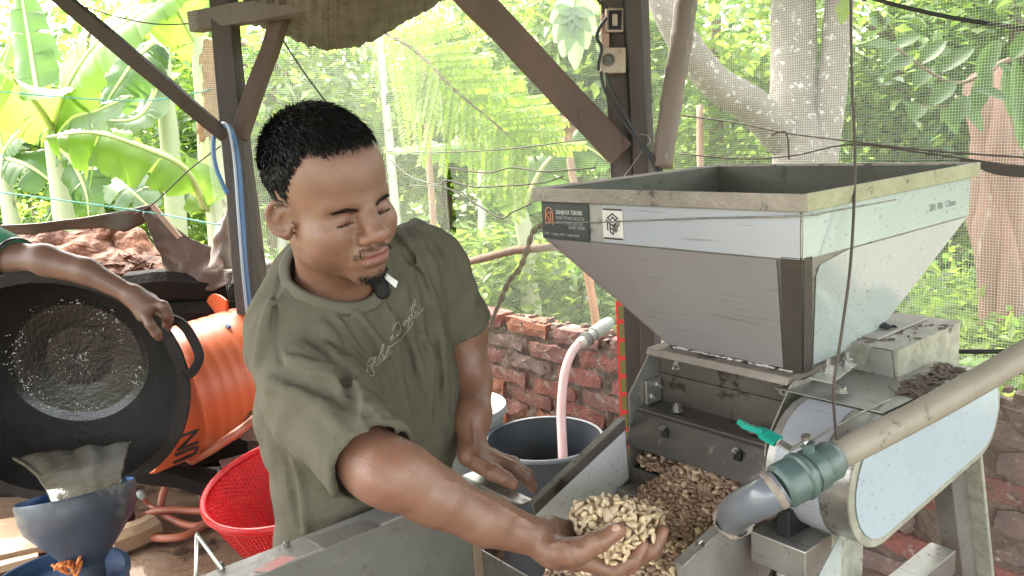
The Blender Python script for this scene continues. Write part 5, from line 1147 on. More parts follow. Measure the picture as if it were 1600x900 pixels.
# ================================================================== SMOOTH BODIES (distance field -> one continuous mesh)
def eu(d1, d2, k): 
    h = np.clip(.5+.5*(d2-d1)/k, 0, 1); return d2+(d1-d2)*h-k*h*(1-h)
class SD:
    gap = .06
    def __init__(s): s.p = []
    def add(s, op, kind, k, *a): s.p.append((op, kind, max(k, 1e-5), a)); return s
    def ell(s, c, r, k=.01, op='u', R=None): return s.add(op, 'e', k, V(*c), V(*r), R)
    def cap(s, a, b, ra, rb=None, k=.01, op='u'): return s.add(op, 'c', k, np.array(a,float), np.array(b,float), ra, ra if rb is None else rb)
    def chain(s, pts, rs, k=.01, op='u'):
        for i in range(len(pts)-1): s.cap(pts[i], pts[i+1], rs[i], rs[i+1], k, op)
        return s
    def half(s, p, n, k=.004): return s.add('i', 'h', k, np.array(p,float), unit(n))      # keep the side n points away from
    def fn(s, f): s.p.append(('f', f, 0, None)); return s
    def __call__(s, P, only=None):
        d = np.full(len(P), 1e3); bl, bh = P.min(0), P.max(0)
        for op, kind, k, a in s.p:
            if op == 'f': d = kind(P, d); continue
            if op != 'i' and kind in 'ec' and s.gap:
                if kind == 'e': m_ = a[1].max(); cl_, ch_ = a[0]-m_, a[0]+m_
                else: m_ = max(a[2], a[3]); cl_, ch_ = np.minimum(a[0],a[1])-m_, np.maximum(a[0],a[1])+m_
                if (np.maximum(cl_-bh, bl-ch_) > s.gap+k).any(): continue
            if kind == 's' and len(a) > 1 and s.gap and (np.maximum(a[1]-a[2]-bh, bl-a[1]-a[2]) > s.gap+k).any(): continue
            if kind == 'e':
                q = P-a[0]
                if a[2] is not None: q = q@a[2]
                k0 = np.linalg.norm(q/a[1], axis=1); k1 = np.linalg.norm(q/(a[1]**2), axis=1)+1e-9; e = k0*(k0-1)/k1
                e = np.where(k0 < .2, -a[1].min()*.9, e)
            elif kind == 'c':
                ab = a[1]-a[0]; t = np.clip(((P-a[0])@ab)/(ab@ab+1e-12), 0, 1); e = np.linalg.norm(P-a[0]-t[:,None]*ab, axis=1)-(a[2]+(a[3]-a[2])*t)
            elif kind == 'h': e = (P-a[0])@a[1]
            elif kind == 's': e = a[0](P)
            if op == 'u': d = eu(d, e, k)
            elif op == 's': d = -eu(-d, e, k)
            elif op == 'i': d = -eu(-d, -e, k)
        return d
    def bounds(s):
        lo, hi = [], []
        for op, kind, k, a in s.p:
            if op != 'u': continue
            if kind == 's' and len(a) > 1: lo.append(a[1]-a[2]); hi.append(a[1]+a[2])
            if kind == 'e': m = max(a[1]) if a[2] is not None else a[1]; lo.append(a[0]-m); hi.append(a[0]+m)
            if kind == 'c': r_ = max(a[2], a[3]); lo.append(np.minimum(a[0],a[1])-r_); hi.append(np.maximum(a[0],a[1])+r_)
        return np.min(lo, 0)-.03, np.max(hi, 0)+.03
def nets(sd, h, bounds=None):
    lo, hi = bounds or sd.bounds(); B = 8; H = h*B; sd.gap = max(.05, H*2.2)
    nb = np.ceil((hi-lo)/H).astype(int)
    I = np.stack(np.meshgrid(*[np.arange(n) for n in nb], indexing='ij'), -1).reshape(-1, 3)
    bk = (I//6); I = I[np.lexsort((bk[:,2], bk[:,1], bk[:,0]))]
    dc = np.concatenate([sd(lo+(I[i:i+216]+.5)*H) for i in range(0, len(I), 216)])
    I = I[np.abs(dc) < H*1.5]
    loc = np.stack(np.meshgrid(*[np.arange(B+1)]*3, indexing='ij'), -1).reshape(-1, 3)
    keys, verts, edges = [], [], []
    offs = [(0,0,0),(1,0,0),(0,1,0),(1,1,0),(0,0,1),(1,0,1),(0,1,1),(1,1,1)]
    EE = [(0,1),(2,3),(4,5),(6,7),(0,2),(1,3),(4,6),(5,7),(0,4),(1,5),(2,6),(3,7)]
    MX = 1 << 20
    for s0 in range(0, len(I), 40):
        Ib = I[s0:s0+40]; gi = Ib[:,None,:]*B+loc[None]; P = lo+gi.reshape(-1,3)*h
        v = sd(P).reshape(len(Ib), B+1, B+1, B+1)
        c = [v[:, o[0]:B+o[0], o[1]:B+o[1], o[2]:B+o[2]] for o in offs]
        st = np.stack(c, -1); neg = st < 0; act = neg.any(-1) & ~neg.all(-1)
        bi, i, j, k = np.nonzero(act)
        if not len(bi): continue
        cv = st[act]; acc = np.zeros((len(bi), 3)); cnt = np.zeros(len(bi))
        for a, b in EE:
            m = (cv[:,a] < 0) != (cv[:,b] < 0); t = np.where(m, cv[:,a]/(cv[:,a]-cv[:,b]+1e-12), 0)
            oa, ob = np.array(offs[a]), np.array(offs[b]); acc += np.where(m[:,None], oa+(ob-oa)*t[:,None], 0); cnt += m
        g_ = Ib[bi]*B+np.stack([i,j,k], -1)
        verts.append(lo+(g_+acc/cnt[:,None])*h); keys.append(g_); edges.append(np.stack([cv[:,0],cv[:,1],cv[:,2],cv[:,4]], -1))
    K = np.concatenate(keys).astype(np.int64); Vv = np.concatenate(verts); E_ = np.concatenate(edges)
    kk = (K[:,0]*MX+K[:,1])*MX+K[:,2]; o = np.argsort(kk); kk = kk[o]; Vv = Vv[o]; E_ = E_[o]; K = K[o]
    def look(d):
        q = K+np.array(d); q = (q[:,0]*MX+q[:,1])*MX+q[:,2]; p = np.clip(np.searchsorted(kk, q), 0, len(kk)-1); return np.where(kk[p] == q, p, -1)
    F_ = []; me_ = np.arange(len(K))
    for ax_, col_, (d1, d2) in ((0,1,((0,-1,0),(0,0,-1))),(1,2,((0,0,-1),(-1,0,0))),(2,3,((-1,0,0),(0,-1,0)))):
        a, b = E_[:,0], E_[:,col_]; m = (a < 0) != (b < 0)
        n1 = look(d1); n2 = look(d2); n12 = look(np.array(d1)+np.array(d2)); m &= (n1 >= 0) & (n2 >= 0) & (n12 >= 0)
        q = np.stack([me_, n1, n12, n2], -1)[m]; flip = (a < 0)[m]
        q[~flip] = q[~flip][:, ::-1]; F_.append(q)
    return Vv, np.concatenate(F_)
def meshify(name, Vv, Fq, mats, parent, cols=None, origin=None, smooth_it=2):
    n = len(Vv)
    if smooth_it:
        E2 = np.concatenate([Fq[:,[0,1]],Fq[:,[1,2]],Fq[:,[2,3]],Fq[:,[3,0]]])
        for it in range(smooth_it):
            acc = np.zeros((n,3)); cnt = np.zeros(n); 
            for a_, b_ in ((0,1),(1,0)): 
                for c_ in range(3): acc[:,c_] += np.bincount(E2[:,a_], Vv[E2[:,b_],c_], n)
                cnt += np.bincount(E2[:,a_], minlength=n)
            Vv = Vv+.5*(acc/np.maximum(cnt,1)[:,None]-Vv)
    org = V(0,0,0) if origin is None else np.array(origin)
    me = bpy.data.meshes.new(name); me.vertices.add(n); me.vertices.foreach_set('co', (Vv-org).astype(np.float32).ravel())
    me.loops.add(len(Fq)*4); me.loops.foreach_set('vertex_index', Fq.astype(np.int32).ravel()); me.polygons.add(len(Fq))
    me.polygons.foreach_set('loop_start', np.arange(0, len(Fq)*4, 4, dtype=np.int32)); me.polygons.foreach_set('use_smooth', np.ones(len(Fq), bool)); me.update(calc_edges=True); me.validate()
    for m in (mats if isinstance(mats, list) else [mats]): me.materials.append(m)
    if cols is not None:
        at = me.color_attributes.new('tint', 'FLOAT_COLOR', 'POINT'); at.data.foreach_set('color', np.c_[cols, np.ones(n)].astype(np.float32).ravel())
    o = bpy.data.objects.new(name, me); col.objects.link(o)
    if parent: o.parent = parent
    return o, Vv
def march(sd, u, v, t0=.9, t1=2.6):
    sd.gap = 0
    q = ray(u, v); L_ = np.linalg.norm(q); q = q/L_; t = t0*L_
    for _ in range(90):
        d = sd((CAM+q*t)[None])[0]
        if d < .0006: break
        t += d*.8
        if t > t1*L_: return None
    return CAM+q*t

# ================================================================== THE MAN
M_skin = mat('brown_skin', (.3,.15,.09), .46, vcol='tint', bump=.22, bscale=300, sss=.04, spec=.55, scale=40, rvar=.16)
M_shirt = mat('olive_cotton', (.112,.104,.076), .92, c2=(.096,.089,.065), scale=6, amt=.6, bump=1.3, bscale=34, spec=.2)
M_hair = mat('black_hair', (.005,.0045,.004), .6, spec=.25)
M_trou = mat('dark_trousers', (.03,.03,.035), .9, bump=.3)
man = thing('person', 'man in an olive T-shirt leaning over the tank with a handful of seeds', 'person', tuple(gz(D(600,860,1.72), 0)))
mo = np.array(man.location)
HS = 1.113; HO = V(-.28899583,1.32750756,1.41020331)
HW = np.array([[-0.6812,0.7325,-0.0196],[-0.7143,-0.6698,-0.2054],[-0.1636,-0.1258,0.9785]])
Uq, _, Vt = np.linalg.svd(HW); HW = Uq@Vt; HW = HW@np.array(Matrix.Rotation(R_(-2), 3, 'Z'))
def hl2w(p): return HO+HS*(HW@np.array(p, float))
def w2hl(P): return ((P-HO)@HW)/HS
head = SD()
def bi(f):
    for s in (1, -1): f(s)
head.ell((0,-.006,.042), (.073,.093,.086), .02)
head.ell((0,.034,.036), (.066,.066,.062), .03).ell((0,.026,-.028), (.063,.062,.060), .03).ell((0,.022,-.064), (.064,.060,.046), .03)
head.ell((0,.076,-.104), (.025,.019,.016), .03)
bi(lambda s: head.ell((s*.042,.050,-.042), (.029,.030,.031), .025))
bi(lambda s: head.cap((s*.012,.087,.006), (s*.044,.070,.006), .0085, .0075, .018))
bi(lambda s: head.ell((s*.032,.098,-.011), (.018,.015,.0095), .014, 's'))
head.ell((0,.080,-.072), (.032,.022,.022), .02)
head.chain([(0,.084,.006),(0,.098,-.018),(0,.109,-.034)], [.0095,.0110,.0130], .012)
head.ell((0,.113,-.039), (.0155,.0125,.0112), .008)
bi(lambda s: head.ell((s*.0172,.102,-.0425), (.0098,.0122,.0090), .006))
bi(lambda s: head.ell((s*.0085,.109,-.0495), (.0046,.0075,.0036), .003, 's'))
bi(lambda s: head.ell((s*.032,.0695,-.0130), (.0185,.0172,.0150), .006))
bi(lambda s: head.ell((s*.0320,.0858,-.0193), (.0125,.0052,.0020), .0012, 's'))
bi(lambda s: head.chain([(s*.018,.0885,-.0185),(s*.026,.0900,-.0196),(s*.034,.0885,-.0200),(s*.045,.0805,-.0180)], [.0010,.0018,.0018,.0010], .0020, 's'))
bi(lambda s: head.chain([(s*.019,.0880,-.0085),(s*.032,.0880,-.0055),(s*.046,.0800,-.0090)], [.0006,.0013,.0006], .004, 's'))
bi(lambda s: head.chain([(s*.020,.0915,-.0290),(s*.031,.0905,-.0330),(s*.043,.0830,-.0290)], [.0005,.0010,.0005], .006, 's'))      # under the eye
bi(lambda s: head.chain([(s*.0235,.0985,-.0400),(s*.0330,.0925,-.0560),(s*.0370,.0860,-.0740)], [.0006,.0014,.0006], .007, 's'))      # nose to mouth fold
head.chain([(-.014,.0975,-.0890),(0,.1010,-.0895),(.014,.0975,-.0890)], [.001,.0020,.001], .006, 's')
bi(lambda s: head.ell((s*.044,.066,-.034), (.016,.016,.014), .018))
head.ell((0,.0985,-.0655), (.026,.0080,.0053), .006).ell((-.007,.1010,-.0645), (.010,.0080,.0058), .004).ell((.007,.1010,-.0645), (.010,.0080,.0058), .004)
head.ell((0,.0975,-.0780), (.0220,.0100,.0068), .006)
head.cap((-.028,.0985,-.0735), (0,.1095,-.0710), .0012, .0018, .0025, 's').cap((.028,.0985,-.0735), (0,.1095,-.0710), .0012, .0018, .0025, 's')
head.ell((0,.104,-.057), (.0035,.004,.006), .006, 's')
def ear(s):
    c = V(s*.0730,.013,-.015); e1 = unit(V(s*.62,-.78,0)); e3 = unit(V(s*.78,.62,0))
    P = []; c = c+V(0,0,.003)
    for a in np.linspace(-2.45, 2.0, 12):
        rx, rz = .0175, .0235
        P.append(c+e1*(.012+rx*math.cos(a)*.95)+V(0,0,.004-rz*math.sin(-a)*1.0)+e3*.004)
    head.chain(P, [.0035]*3+[.0042]*6+[.0035]*3, .004)
    head.ell(c+e1*.008+V(0,0,.002), (.017,.0045,.020), .004, 'u', np.stack([e1, e3, V(0,0,1)], 1))
    head.ell(c+e1*.008+V(0,0,-.022), (.008,.006,.008), .006, 'u', np.stack([e1, e3, V(0,0,1)], 1))
    head.ell(c+e1*.010+e3*.0078+V(0,.0,-.001), (.0110,.0062,.0145), .003, 's', np.stack([e1, e3, V(0,0,1)], 1))
    head.ell(c+e3*.005+V(0,.004,-.006)-e1*.003, (.004,.004,.006), .003, 'u')
    head.chain([c+e1*.006+e3*.002+V(0,0,.014), c+e1*.017+e3*.003+V(0,0,.003), c+e1*.013+e3*.002+V(0,0,-.012)], [.0022,.0028,.0022], .004)
bi(ear)
skin = SD(); head.gap = 0
skin.add('u', 's', .0001, lambda P: head(w2hl(P))*HS, HO, .19)
NB = D(530,440,1.47); ShR = D(452,545,1.37); ShL = D(668,400,1.60)
skin.cap(hl2w((0,-.018,-.050)), NB+V(0,0,-.01), .060, .066, .028); skin.cap(hl2w((0,.02,-.085)), NB+V(0.01,-.03,0), .032, .045, .03)
SP_ = D(580,720,1.62)
skin.chain([NB, SP_, D(590,900,1.70)], [.06,.09,.10], .05)
skin.chain([NB, ShR], [.05,.05], .04).chain([NB, ShL], [.05,.05], .04)
ElR = D(606,738,1.17); WrR = D(853,846,1.25)
skin.chain([ShR, D(508,636,1.30), D(583,724,1.195), ElR], [.05,.048,.047,.048], .02)
skin.chain([ElR, D(680,776,1.19), D(760,812,1.22), WrR], [.047,.041,.0355,.0285], .02)
skin.ell(D(640,745,1.17), (.034,.032,.033), .03)
ElL = D(736,596,1.66); WrL = D(738,703,1.56)
skin.chain([ShL, D(726,515,1.66), ElL, D(737,650,1.60), WrL], [.055,.044,.040,.036,.025], .02)
HK = .010
def finger(pts, rs): skin.chain([D(*p) for p in pts], rs, .006)
# right hand, palm up
palmR = [(860,862,1.235,925,876,1.235,.024,.0165),(862,850,1.25,930,862,1.265,.024,.016),(862,838,1.265,930,848,1.292,.023,.015),(860,828,1.275,925,833,1.315,.020,.015)]
for a in palmR: skin.cap(D(*a[:3]), D(*a[3:6]), a[6], a[7], .016)
finger([(922,878,1.228),(962,890,1.222),(991,873,1.222),(1004,851,1.228)], [.0150,.0128,.0118,.0095])
finger([(930,868,1.25),(982,884,1.243),(1020,858,1.243),(1036,829,1.248)], [.0150,.0132,.0120,.0098])
finger([(930,848,1.292),(975,860,1.32),(1012,843,1.335),(1028,818,1.34)], [.0145,.0125,.0115,.0092])
finger([(925,833,1.315),(965,845,1.345),(996,832,1.36),(1010,812,1.365)], [.013,.011,.010,.008])
skin.chain([D(868,862,1.222),D(900,862,1.19),D(936,845,1.182),D(967,828,1.186)], [.024,.0185,.0145,.0118], .012); skin.ell(D(958,832,1.184), (.0135,.012,.012), .006)
# left hand resting on the tank corner
for a in ((738,706,1.56,770,716,1.555,.022,.015),(736,712,1.55,762,726,1.535,.022,.015),(740,704,1.57,768,712,1.58,.02,.014),(738,705,1.575,758,715,1.6,.018,.012)): skin.cap(D(*a[:3]), D(*a[3:6]), a[6], a[7], .014)
finger([(770,716,1.555),(802,731,1.545),(822,748,1.54),(834,764,1.54)], [.0150,.0128,.0112,.0090])
finger([(768,712,1.58),(802,724,1.585),(824,742,1.585),(834,760,1.59)], [.0145,.012,.011,.0088])
finger([(758,715,1.6),(790,722,1.61),(812,736,1.615),(820,752,1.615)], [.013,.011,.010,.008])
finger([(748,722,1.535),(772,738,1.505),(790,748,1.50),(803,757,1.50)], [.020,.0155,.0135,.0108])
def veins(P, d):
    m = (np.abs(d) < .01) & (np.linalg.norm(P-HO, axis=1) > .2)
    if m.any():
        Q = P[m]; d = d.copy(); d[m] += .0011*np.sin(Q[:,0]*46+2*np.sin(Q[:,2]*31))*np.sin(Q[:,2]*52+Q[:,1]*23)+.0005*np.sin(Q[:,0]*130+Q[:,1]*90)*np.sin(Q[:,2]*140)
    return d
skin.fn(veins)
for vp in ([(700,752),(745,770),(790,795),(830,818)], [(860,850),(880,848),(905,858)], [(742,620),(738,660),(742,700)], [(742,712),(760,722),(778,730)]):
    Q = [march(skin, *p) for p in vp]; Q = [q for q in Q if q is not None]
    if len(Q) > 2: skin.chain([q+unit(q-CAM)*.0012 for q in spline(Q, 3)], [.0020]*len(spline(Q, 3)), .004)
t_ = nets(skin, .0026, None)
Vs, Fs = t_
def hairv(P):             # >0 inside the hair area
    x = np.abs(P[:,0]); y = P[:,1]; z = P[:,2]
    front = .069+.0025*np.sin(x*130)+.16*np.clip(x-.012, 0, .04)
    a = z-front
    tmp = np.where(y > .050, front, front-.002-(.050-y)*1.9)+.004*np.sin(z*300+y*500)
    b = z-np.maximum(tmp, .0)
    c_ = z-(-.002+.9*np.maximum(0, y+.002)-np.clip(-y-.002, 0, 1)*(-.2))
    d = np.where(y > -.016, z-.022, z+.045)
    r_ = np.where(y > .055, a, np.where(y > .016, b, np.where(y > .000, z-.006, d)))
    return r_
# tints
hp_ = w2hl(Vs); nv = len(Vs)
base = V(.198,.099,.064); C = np.tile(base, (nv,1))
def blend(C, m, c): return C*(1-m[:,None])+np.array(c)*m[:,None]
def gau(P, c, r): return np.exp(-(((P-np.array(c))/np.array(r))**2).sum(1))
nA_ = np.sin(Vs[:,0]*61+3*np.sin(Vs[:,2]*43))*np.sin(Vs[:,1]*57+2*np.sin(Vs[:,0]*37))*np.sin(Vs[:,2]*49)
C = C*(1+.10*nA_[:,None])
inh = (np.abs(hp_[:,0]) < .12) & (hp_[:,2] > -.13) & (hp_[:,2] < .15) & (hp_[:,1] > -.13) & (hp_[:,1] < .14)
H_ = inh.astype(float)
C = blend(C, H_*.75*np.clip(gau(hp_, (0,.104,-.0715), (.026,.02,.0090))*1.6-.35, 0, 1), (.21,.062,.055))       # lips
C = blend(C, H_*.45*gau(hp_, (0,.112,-.04), (.018,.03,.014)), (.27,.11,.072))
for s in (1,-1):
    C = blend(C, H_*.35*gau(hp_, (s*.042,.08,-.035), (.022,.04,.02)), (.27,.125,.078))  # cheek highlight painted lighter into the skin tint
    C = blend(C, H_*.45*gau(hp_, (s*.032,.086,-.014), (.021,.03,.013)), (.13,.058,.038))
    lash = np.clip(gau(hp_, (s*.032,.088,-.0198+0*s), (.0145,.02,.0017))*1.8-.4,0,1)*H_; C = blend(C, lash*.7, (.012,.008,.006))
    C = blend(C, H_*.38*gau(hp_, (s*.034,.086,.0005), (.017,.03,.0038)), (.05,.03,.02))
# shade of joint creases on fingers and wrist, painted as dark lines
for a_, b_, rr in ((D(936,845,1.182),D(967,828,1.186),.017),(D(900,862,1.19),D(936,845,1.182),.022),(D(991,873,1.222),D(1004,851,1.228),.014),(D(962,890,1.222),D(991,873,1.222),.015),(D(1020,858,1.243),D(1036,829,1.248),.014),(D(982,884,1.243),D(1020,858,1.243),.015),
                   (D(822,748,1.54),D(834,764,1.54),.014),(D(802,731,1.545),D(822,748,1.54),.015),(D(790,748,1.50),D(803,757,1.50),.015),(WrR+(WrR-ElR)*.03,WrR+(WrR-ElR)*.2,.04),(WrR-(WrR-ElR)*.02,WrR+(WrR-ElR)*.2,.04)):
    ax_ = unit(b_-a_)
    for o_, wd_ in ((0,.0008),(.0026,.0006),(-.0028,.0006)):
        m_ = np.exp(-(((Vs-a_)@ax_-o_+.0008*np.sin(Vs[:,0]*900))/(wd_*1.6))**2)*(np.linalg.norm(Vs-a_, axis=1) < rr+.006); C = C*(1-.2*m_[:,None])
# stubble round the jaw and under the nose
C = blend(C, H_*.22*np.clip(gau(hp_, (0,.07,-.100), (.06,.06,.030)),0,1), (.07,.045,.035))
for q_, r_ in ((D(612,735,1.15),.05),(D(735,600,1.65),.05)): C = blend(C, .25*gau(Vs, q_, r_), (.25,.085,.055))
for q_ in (D(967,828,1.186),D(1004,851,1.228),D(1036,829,1.248),D(985,884,1.243),D(930,850,1.185),D(834,764,1.54),D(803,757,1.50)): C = blend(C, .5*gau(Vs, q_, .016), (.34,.15,.10))
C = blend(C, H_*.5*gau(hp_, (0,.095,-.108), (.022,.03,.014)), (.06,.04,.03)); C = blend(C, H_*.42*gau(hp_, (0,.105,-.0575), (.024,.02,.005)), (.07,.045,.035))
side = np.abs(hp_[:,0]); hairm = H_*np.clip((hairv(hp_)+.002)/.016, 0, 1)*(hp_[:,1] < .1)*(np.abs(hp_[:,0]) < .0865)
C = blend(C, np.clip(hairm,0,1)*.85, (.02,.015,.012))
man_body, Vs = meshify('body', Vs, Fs, M_skin, man, C, mo, 2)
man_body['category'] = 'x'; del man_body['category']
# eyes, seen through the narrow opening between the lids
M_eye = mat('eyeball', (.34,.29,.25), .2, coat=.5); M_iris = mat('dark_iris', (.010,.007,.005), .15, coat=.8)
for s in (1,-1):
    g = G(); c = hl2w((s*.0320,.0695,-.0130))-mo; fw = HW@unit(V(-.05,.87,-.48)); r_ = .01485*HS
    g.lathe([(r_*math.sin(a), r_*math.cos(a)) for a in np.linspace(.40,2.9,14)], 24, c, fw); g.lathe([(r_*math.sin(a), r_*1.003*math.cos(a)) for a in np.linspace(.001,.42,6)], 24, c, fw, m=1)
    g.obj('eye', [M_eye, M_iris], man, smooth=True)
# hair strands
def headhits(P, Dv):          # march inward in local head space, all at once
    P = P.copy()
    for _ in range(14):
        P -= Dv*np.clip(head(P), -.01, .08)[:,None]*.92
    return P
def un(A): return A/(np.linalg.norm(A, axis=1)[:,None]+1e-12)
def strip_mesh(g, rows, sides, fs=(1,.95,.8,.25)):
    n, k = len(rows[0]), len(rows); o = len(g.v)
    arr = np.stack([np.stack([q-sides*f, q+sides*f], 1) for q, f in zip(rows, fs)], 1).reshape(-1, 3)
    g.v += list(map(tuple, arr)); b = o+np.arange(n)*2*k
    for j in range(k-1): g.f += [tuple(t) for t in np.stack([b+2*j, b+2*j+1, b+2*j+3, b+2*j+2], 1).tolist()]
    g.m += [0]*(n*(k-1))
def toW(P): return HO+HS*(P@HW.T)-mo
hr = G()
def hgrow(N_, zmax, len_f, flow_f, width=.0007, jit=.35):
    d = un(RNG.normal(size=(N_*3, 3))); d = d[d[:,2] > -.75]; c0 = V(0,-.01,.03)
    p = headhits(c0+d*.16, d); hv = hairv(p); ok = (hv > 0) & (RNG.random(len(p)) < (hv/.018)**1.3+.04) & (p[:,2] < zmax) & ~((np.abs(p[:,0]) > .0745) & (p[:,2] < .034) & (p[:,1] > -.035))
    p, d, hv = p[ok][:N_], d[ok][:N_], hv[ok][:N_]; n = len(p)
    fl_ = flow_f(p); fl_ = un(fl_-d*(fl_*d).sum(1)[:,None]+RNG.normal(size=(n,3))*jit*.35)
    L_ = len_f(p)*RNG.uniform(.7,1.25,n)*np.minimum(1, .28+hv/.03); pts = [p-d*.001]; dd = un(d*.62+fl_*.8)
    for j in range(3): pts.append(pts[-1]+dd*(L_/3)[:,None]); dd = un(dd+fl_*.45-d*.22+RNG.normal(size=(n,3))*jit*.25)
    s_ = un(np.cross(dd, RNG.normal(size=(n,3))))*width*HS
    strip_mesh(hr, [toW(q) for q in pts], s_@HW.T)
def fl1(p): return np.where((p[:,2] > .05)[:,None], np.stack([.15*np.sign(p[:,0]), .7+0*p[:,0], -.25+1.2*np.maximum(0,p[:,1])], 1), V(0,-.1,-1.)[None])
hgrow(30000, 1, lambda p: .005+.014*np.clip((p[:,2]-.02)/.08, 0, 1)*np.clip((.12-p[:,1])/.06, .45, 1), fl1)
hgrow(14000, .085, lambda p: .0045+0*p[:,0], lambda p: np.tile(V(0,-.2,-1.), (len(p),1)), .0006)
# undercap just above the scalp
cap_ = SD(); cap_.ell((0,-.006,.044), (.0752,.0950,.0895), .02).ell((0,.030,.040), (.065,.063,.063), .03)
def capmask(P, d):
    n_ = .0010*np.sin(P[:,0]*360+4*np.sin(P[:,1]*60))*np.sin(P[:,1]*330+3*np.sin(P[:,2]*70))
    return np.maximum(d+n_+.006*np.clip(1-hairv(P)/.02, 0, 1), -(hairv(P)-.013)*.5)
cap_.fn(capmask)
cv, cf = nets(cap_, .0028); cv = HO+HS*(cv@HW.T)
hair = bpy.data.objects.new('hair', None)
o, _ = meshify('hair', cv, cf, M_hair, man, None, mo, 1); hair_obj = o
so_ = hr.obj('strands', M_hair, hair_obj); tag(so_, kind='stuff')
# brows, moustache, goatee
def tuft(name, cs, N_, L_, flow, wd=.00045, jit=.3):
    g = G(); cs = np.array(cs, float); i = RNG.random(N_)*(len(cs)-1); j = np.minimum(len(cs)-2, i.astype(int)); t = (i-j)[:,None]
    c = cs[j]*(1-t)+cs[j+1]*t; p = c[:,:3]+np.stack([RNG.normal(0,.0014,N_), np.full(N_,.02), RNG.normal(0,.55,N_)*c[:,3]], 1)
    p = headhits(p, np.tile(V(0,1,0),(N_,1))); fl_ = un(flow(p)+RNG.normal(size=(N_,3))*jit); L2 = (L_*RNG.uniform(.6,1.2,N_))[:,None]; n_ = V(0,1,0)
    q = p+(n_*.35+fl_)*L2; s_ = un(np.cross(fl_, n_))*wd*HS
    strip_mesh(g, [toW(p), toW((p+q)/2+n_*L2*.12), toW(q)], s_@HW.T, (1,.8,.2)); return g.obj(name, M_hair, man)
for s in (1,-1): tuft('eyelashes', [(s*.019,.09,-.0178,.0005),(s*.032,.09,-.0192,.0005),(s*.045,.08,-.0172,.0005)], 70, .0032, lambda p, s=s: np.tile(V(s*.15,.75,-.75),(len(p),1)), .00030, .12)
for s in (1,-1): tuft('eyebrow', [(s*.015,.09,-.0025,.0030),(s*.03,.09,.0015,.0032),(s*.048,.08,-.0005,.0018)], 230, .0046, lambda p, s=s: np.tile(V(s*1.0,0,.25),(len(p),1)), .00035)
tuft('moustache', [(.031,.09,-.069,.0028),(.018,.1,-.0590,.0026),(.0,.1,-.0575,.0010),(-.018,.1,-.0590,.0026),(-.031,.09,-.069,.0028)], 260, .0042, lambda p: np.stack([np.sign(p[:,0])*.6, 0*p[:,0], -.8+0*p[:,0]], 1), .00030)
tuft('goatee', [(.024,.09,-.100,.003),(.012,.09,-.108,.008),(.0,.09,-.108,.009),(-.012,.09,-.108,.008),(-.024,.09,-.100,.003)], 420, .0065, lambda p: np.tile(V(0,-.1,-1.),(len(p),1)), .00028, .4)

# ---- T-shirt
sh_ = SD()
sh_.chain([D(508,530,1.46), D(508,640,1.50), D(528,860,1.62)], [.108,.114,.110], .05)
sh_.chain([D(628,480,1.60), D(628,640,1.63), D(634,860,1.70)], [.098,.100,.096], .09)
sh_.chain([D(470,520,1.40), NB+V(-.015,.02,-.012), D(655,400,1.60)], [.074,.084,.064], .06); sh_.cap(D(458,500,1.42), D(482,432,1.47), .055, .052, .05)
sh_.cap(D(475,525,1.42), D(655,420,1.60), .078, .066, .05)
# belly/bottom
sh_.cap(D(528,860,1.62), D(545,980,1.68), .112, .12, .05); sh_.cap(D(634,860,1.70), D(634,980,1.72), .098, .11, .05)
cutR = D(583,722,1.19); axR = unit(cutR-D(500,630,1.30)); cutL = D(730,512,1.66); axL = unit(cutL-D(672,410,1.60))
slv = SD(); slv.chain([D(450,548,1.385), D(500,630,1.30), cutR+axR*.03], [.070,.077,.072], .04); slv.half(cutR+axR*.005, axR)
slvL = SD(); slvL.chain([D(670,408,1.60), cutL+axL*.03], [.062,.056], .03); slvL.half(cutL+axL*.005, axL)
slv.gap = slvL.gap = 0; sh_.add('u', 's', .022, lambda P: slv(P), cutR+V(-.06,.08,.08), .26); sh_.add('u', 's', .016, lambda P: slvL(P), D(700,460,1.63), .2)
ft = sh_.p[:]  # base form used to lay folds
base_sd = SD(); base_sd.p = ft
def runs(pts):
    Q = [march(base_sd, *p) for p in spline([V(a,b,0) for a, b in pts], 3) for p in [p[:2]]]; out = [[]]
    for q in Q:
        if q is None or (out[-1] and abs((RM@(q-out[-1][-1]))[2]) > .035): out.append([])
        if q is not None: out[-1].append(q)
    return [spline(r_, 2) for r_ in out if len(r_) > 2]
def fold(pts, h=.0060, r=.008, k=.011):
    for Q in runs(pts):
        n = len(Q); sh_.chain([q+unit(q-CAM)*(r+.003-(h+.003)*math.sin(math.pi*(i/(n-1))**.8)) for i, q in enumerate(Q)], [r]*n, k)
def groove(pts, dp=.0042, r=.007, k=.009):
    for Q in runs(pts):
        n = len(Q); sh_.chain([q-unit(q-CAM)*(r+.003-(dp+.003)*math.sin(math.pi*i/(n-1))**.7) for i, q in enumerate(Q)], [r]*n, k, 's')
for f in ([(606,455),(610,520),(622,590),(628,660)], [(622,440),(640,520),(662,600),(688,690)], [(632,345),(662,395),(690,450)], [(640,335),(676,380),(697,430)], [(622,362),(655,425),(682,490)],
          [(500,505),(545,560),(568,620),(572,660)], [(520,490),(565,545),(590,610),(600,680)], [(545,480),(585,530),(612,600)], [(470,585),(520,590),(560,615),(600,650)], [(440,560),(480,570),(520,585)],
          [(420,600),(460,615),(505,640),(540,675)], [(650,470),(672,560),(676,660)], [(686,500),(690,580),(694,660)], [(450,700),(470,760),(478,830)], [(700,360),(722,410),(738,460)], [(430,470),(415,520),(405,570)], [(560,700),(600,740),(640,770)], [(640,620),(650,700),(660,770)]):
    fold(f)
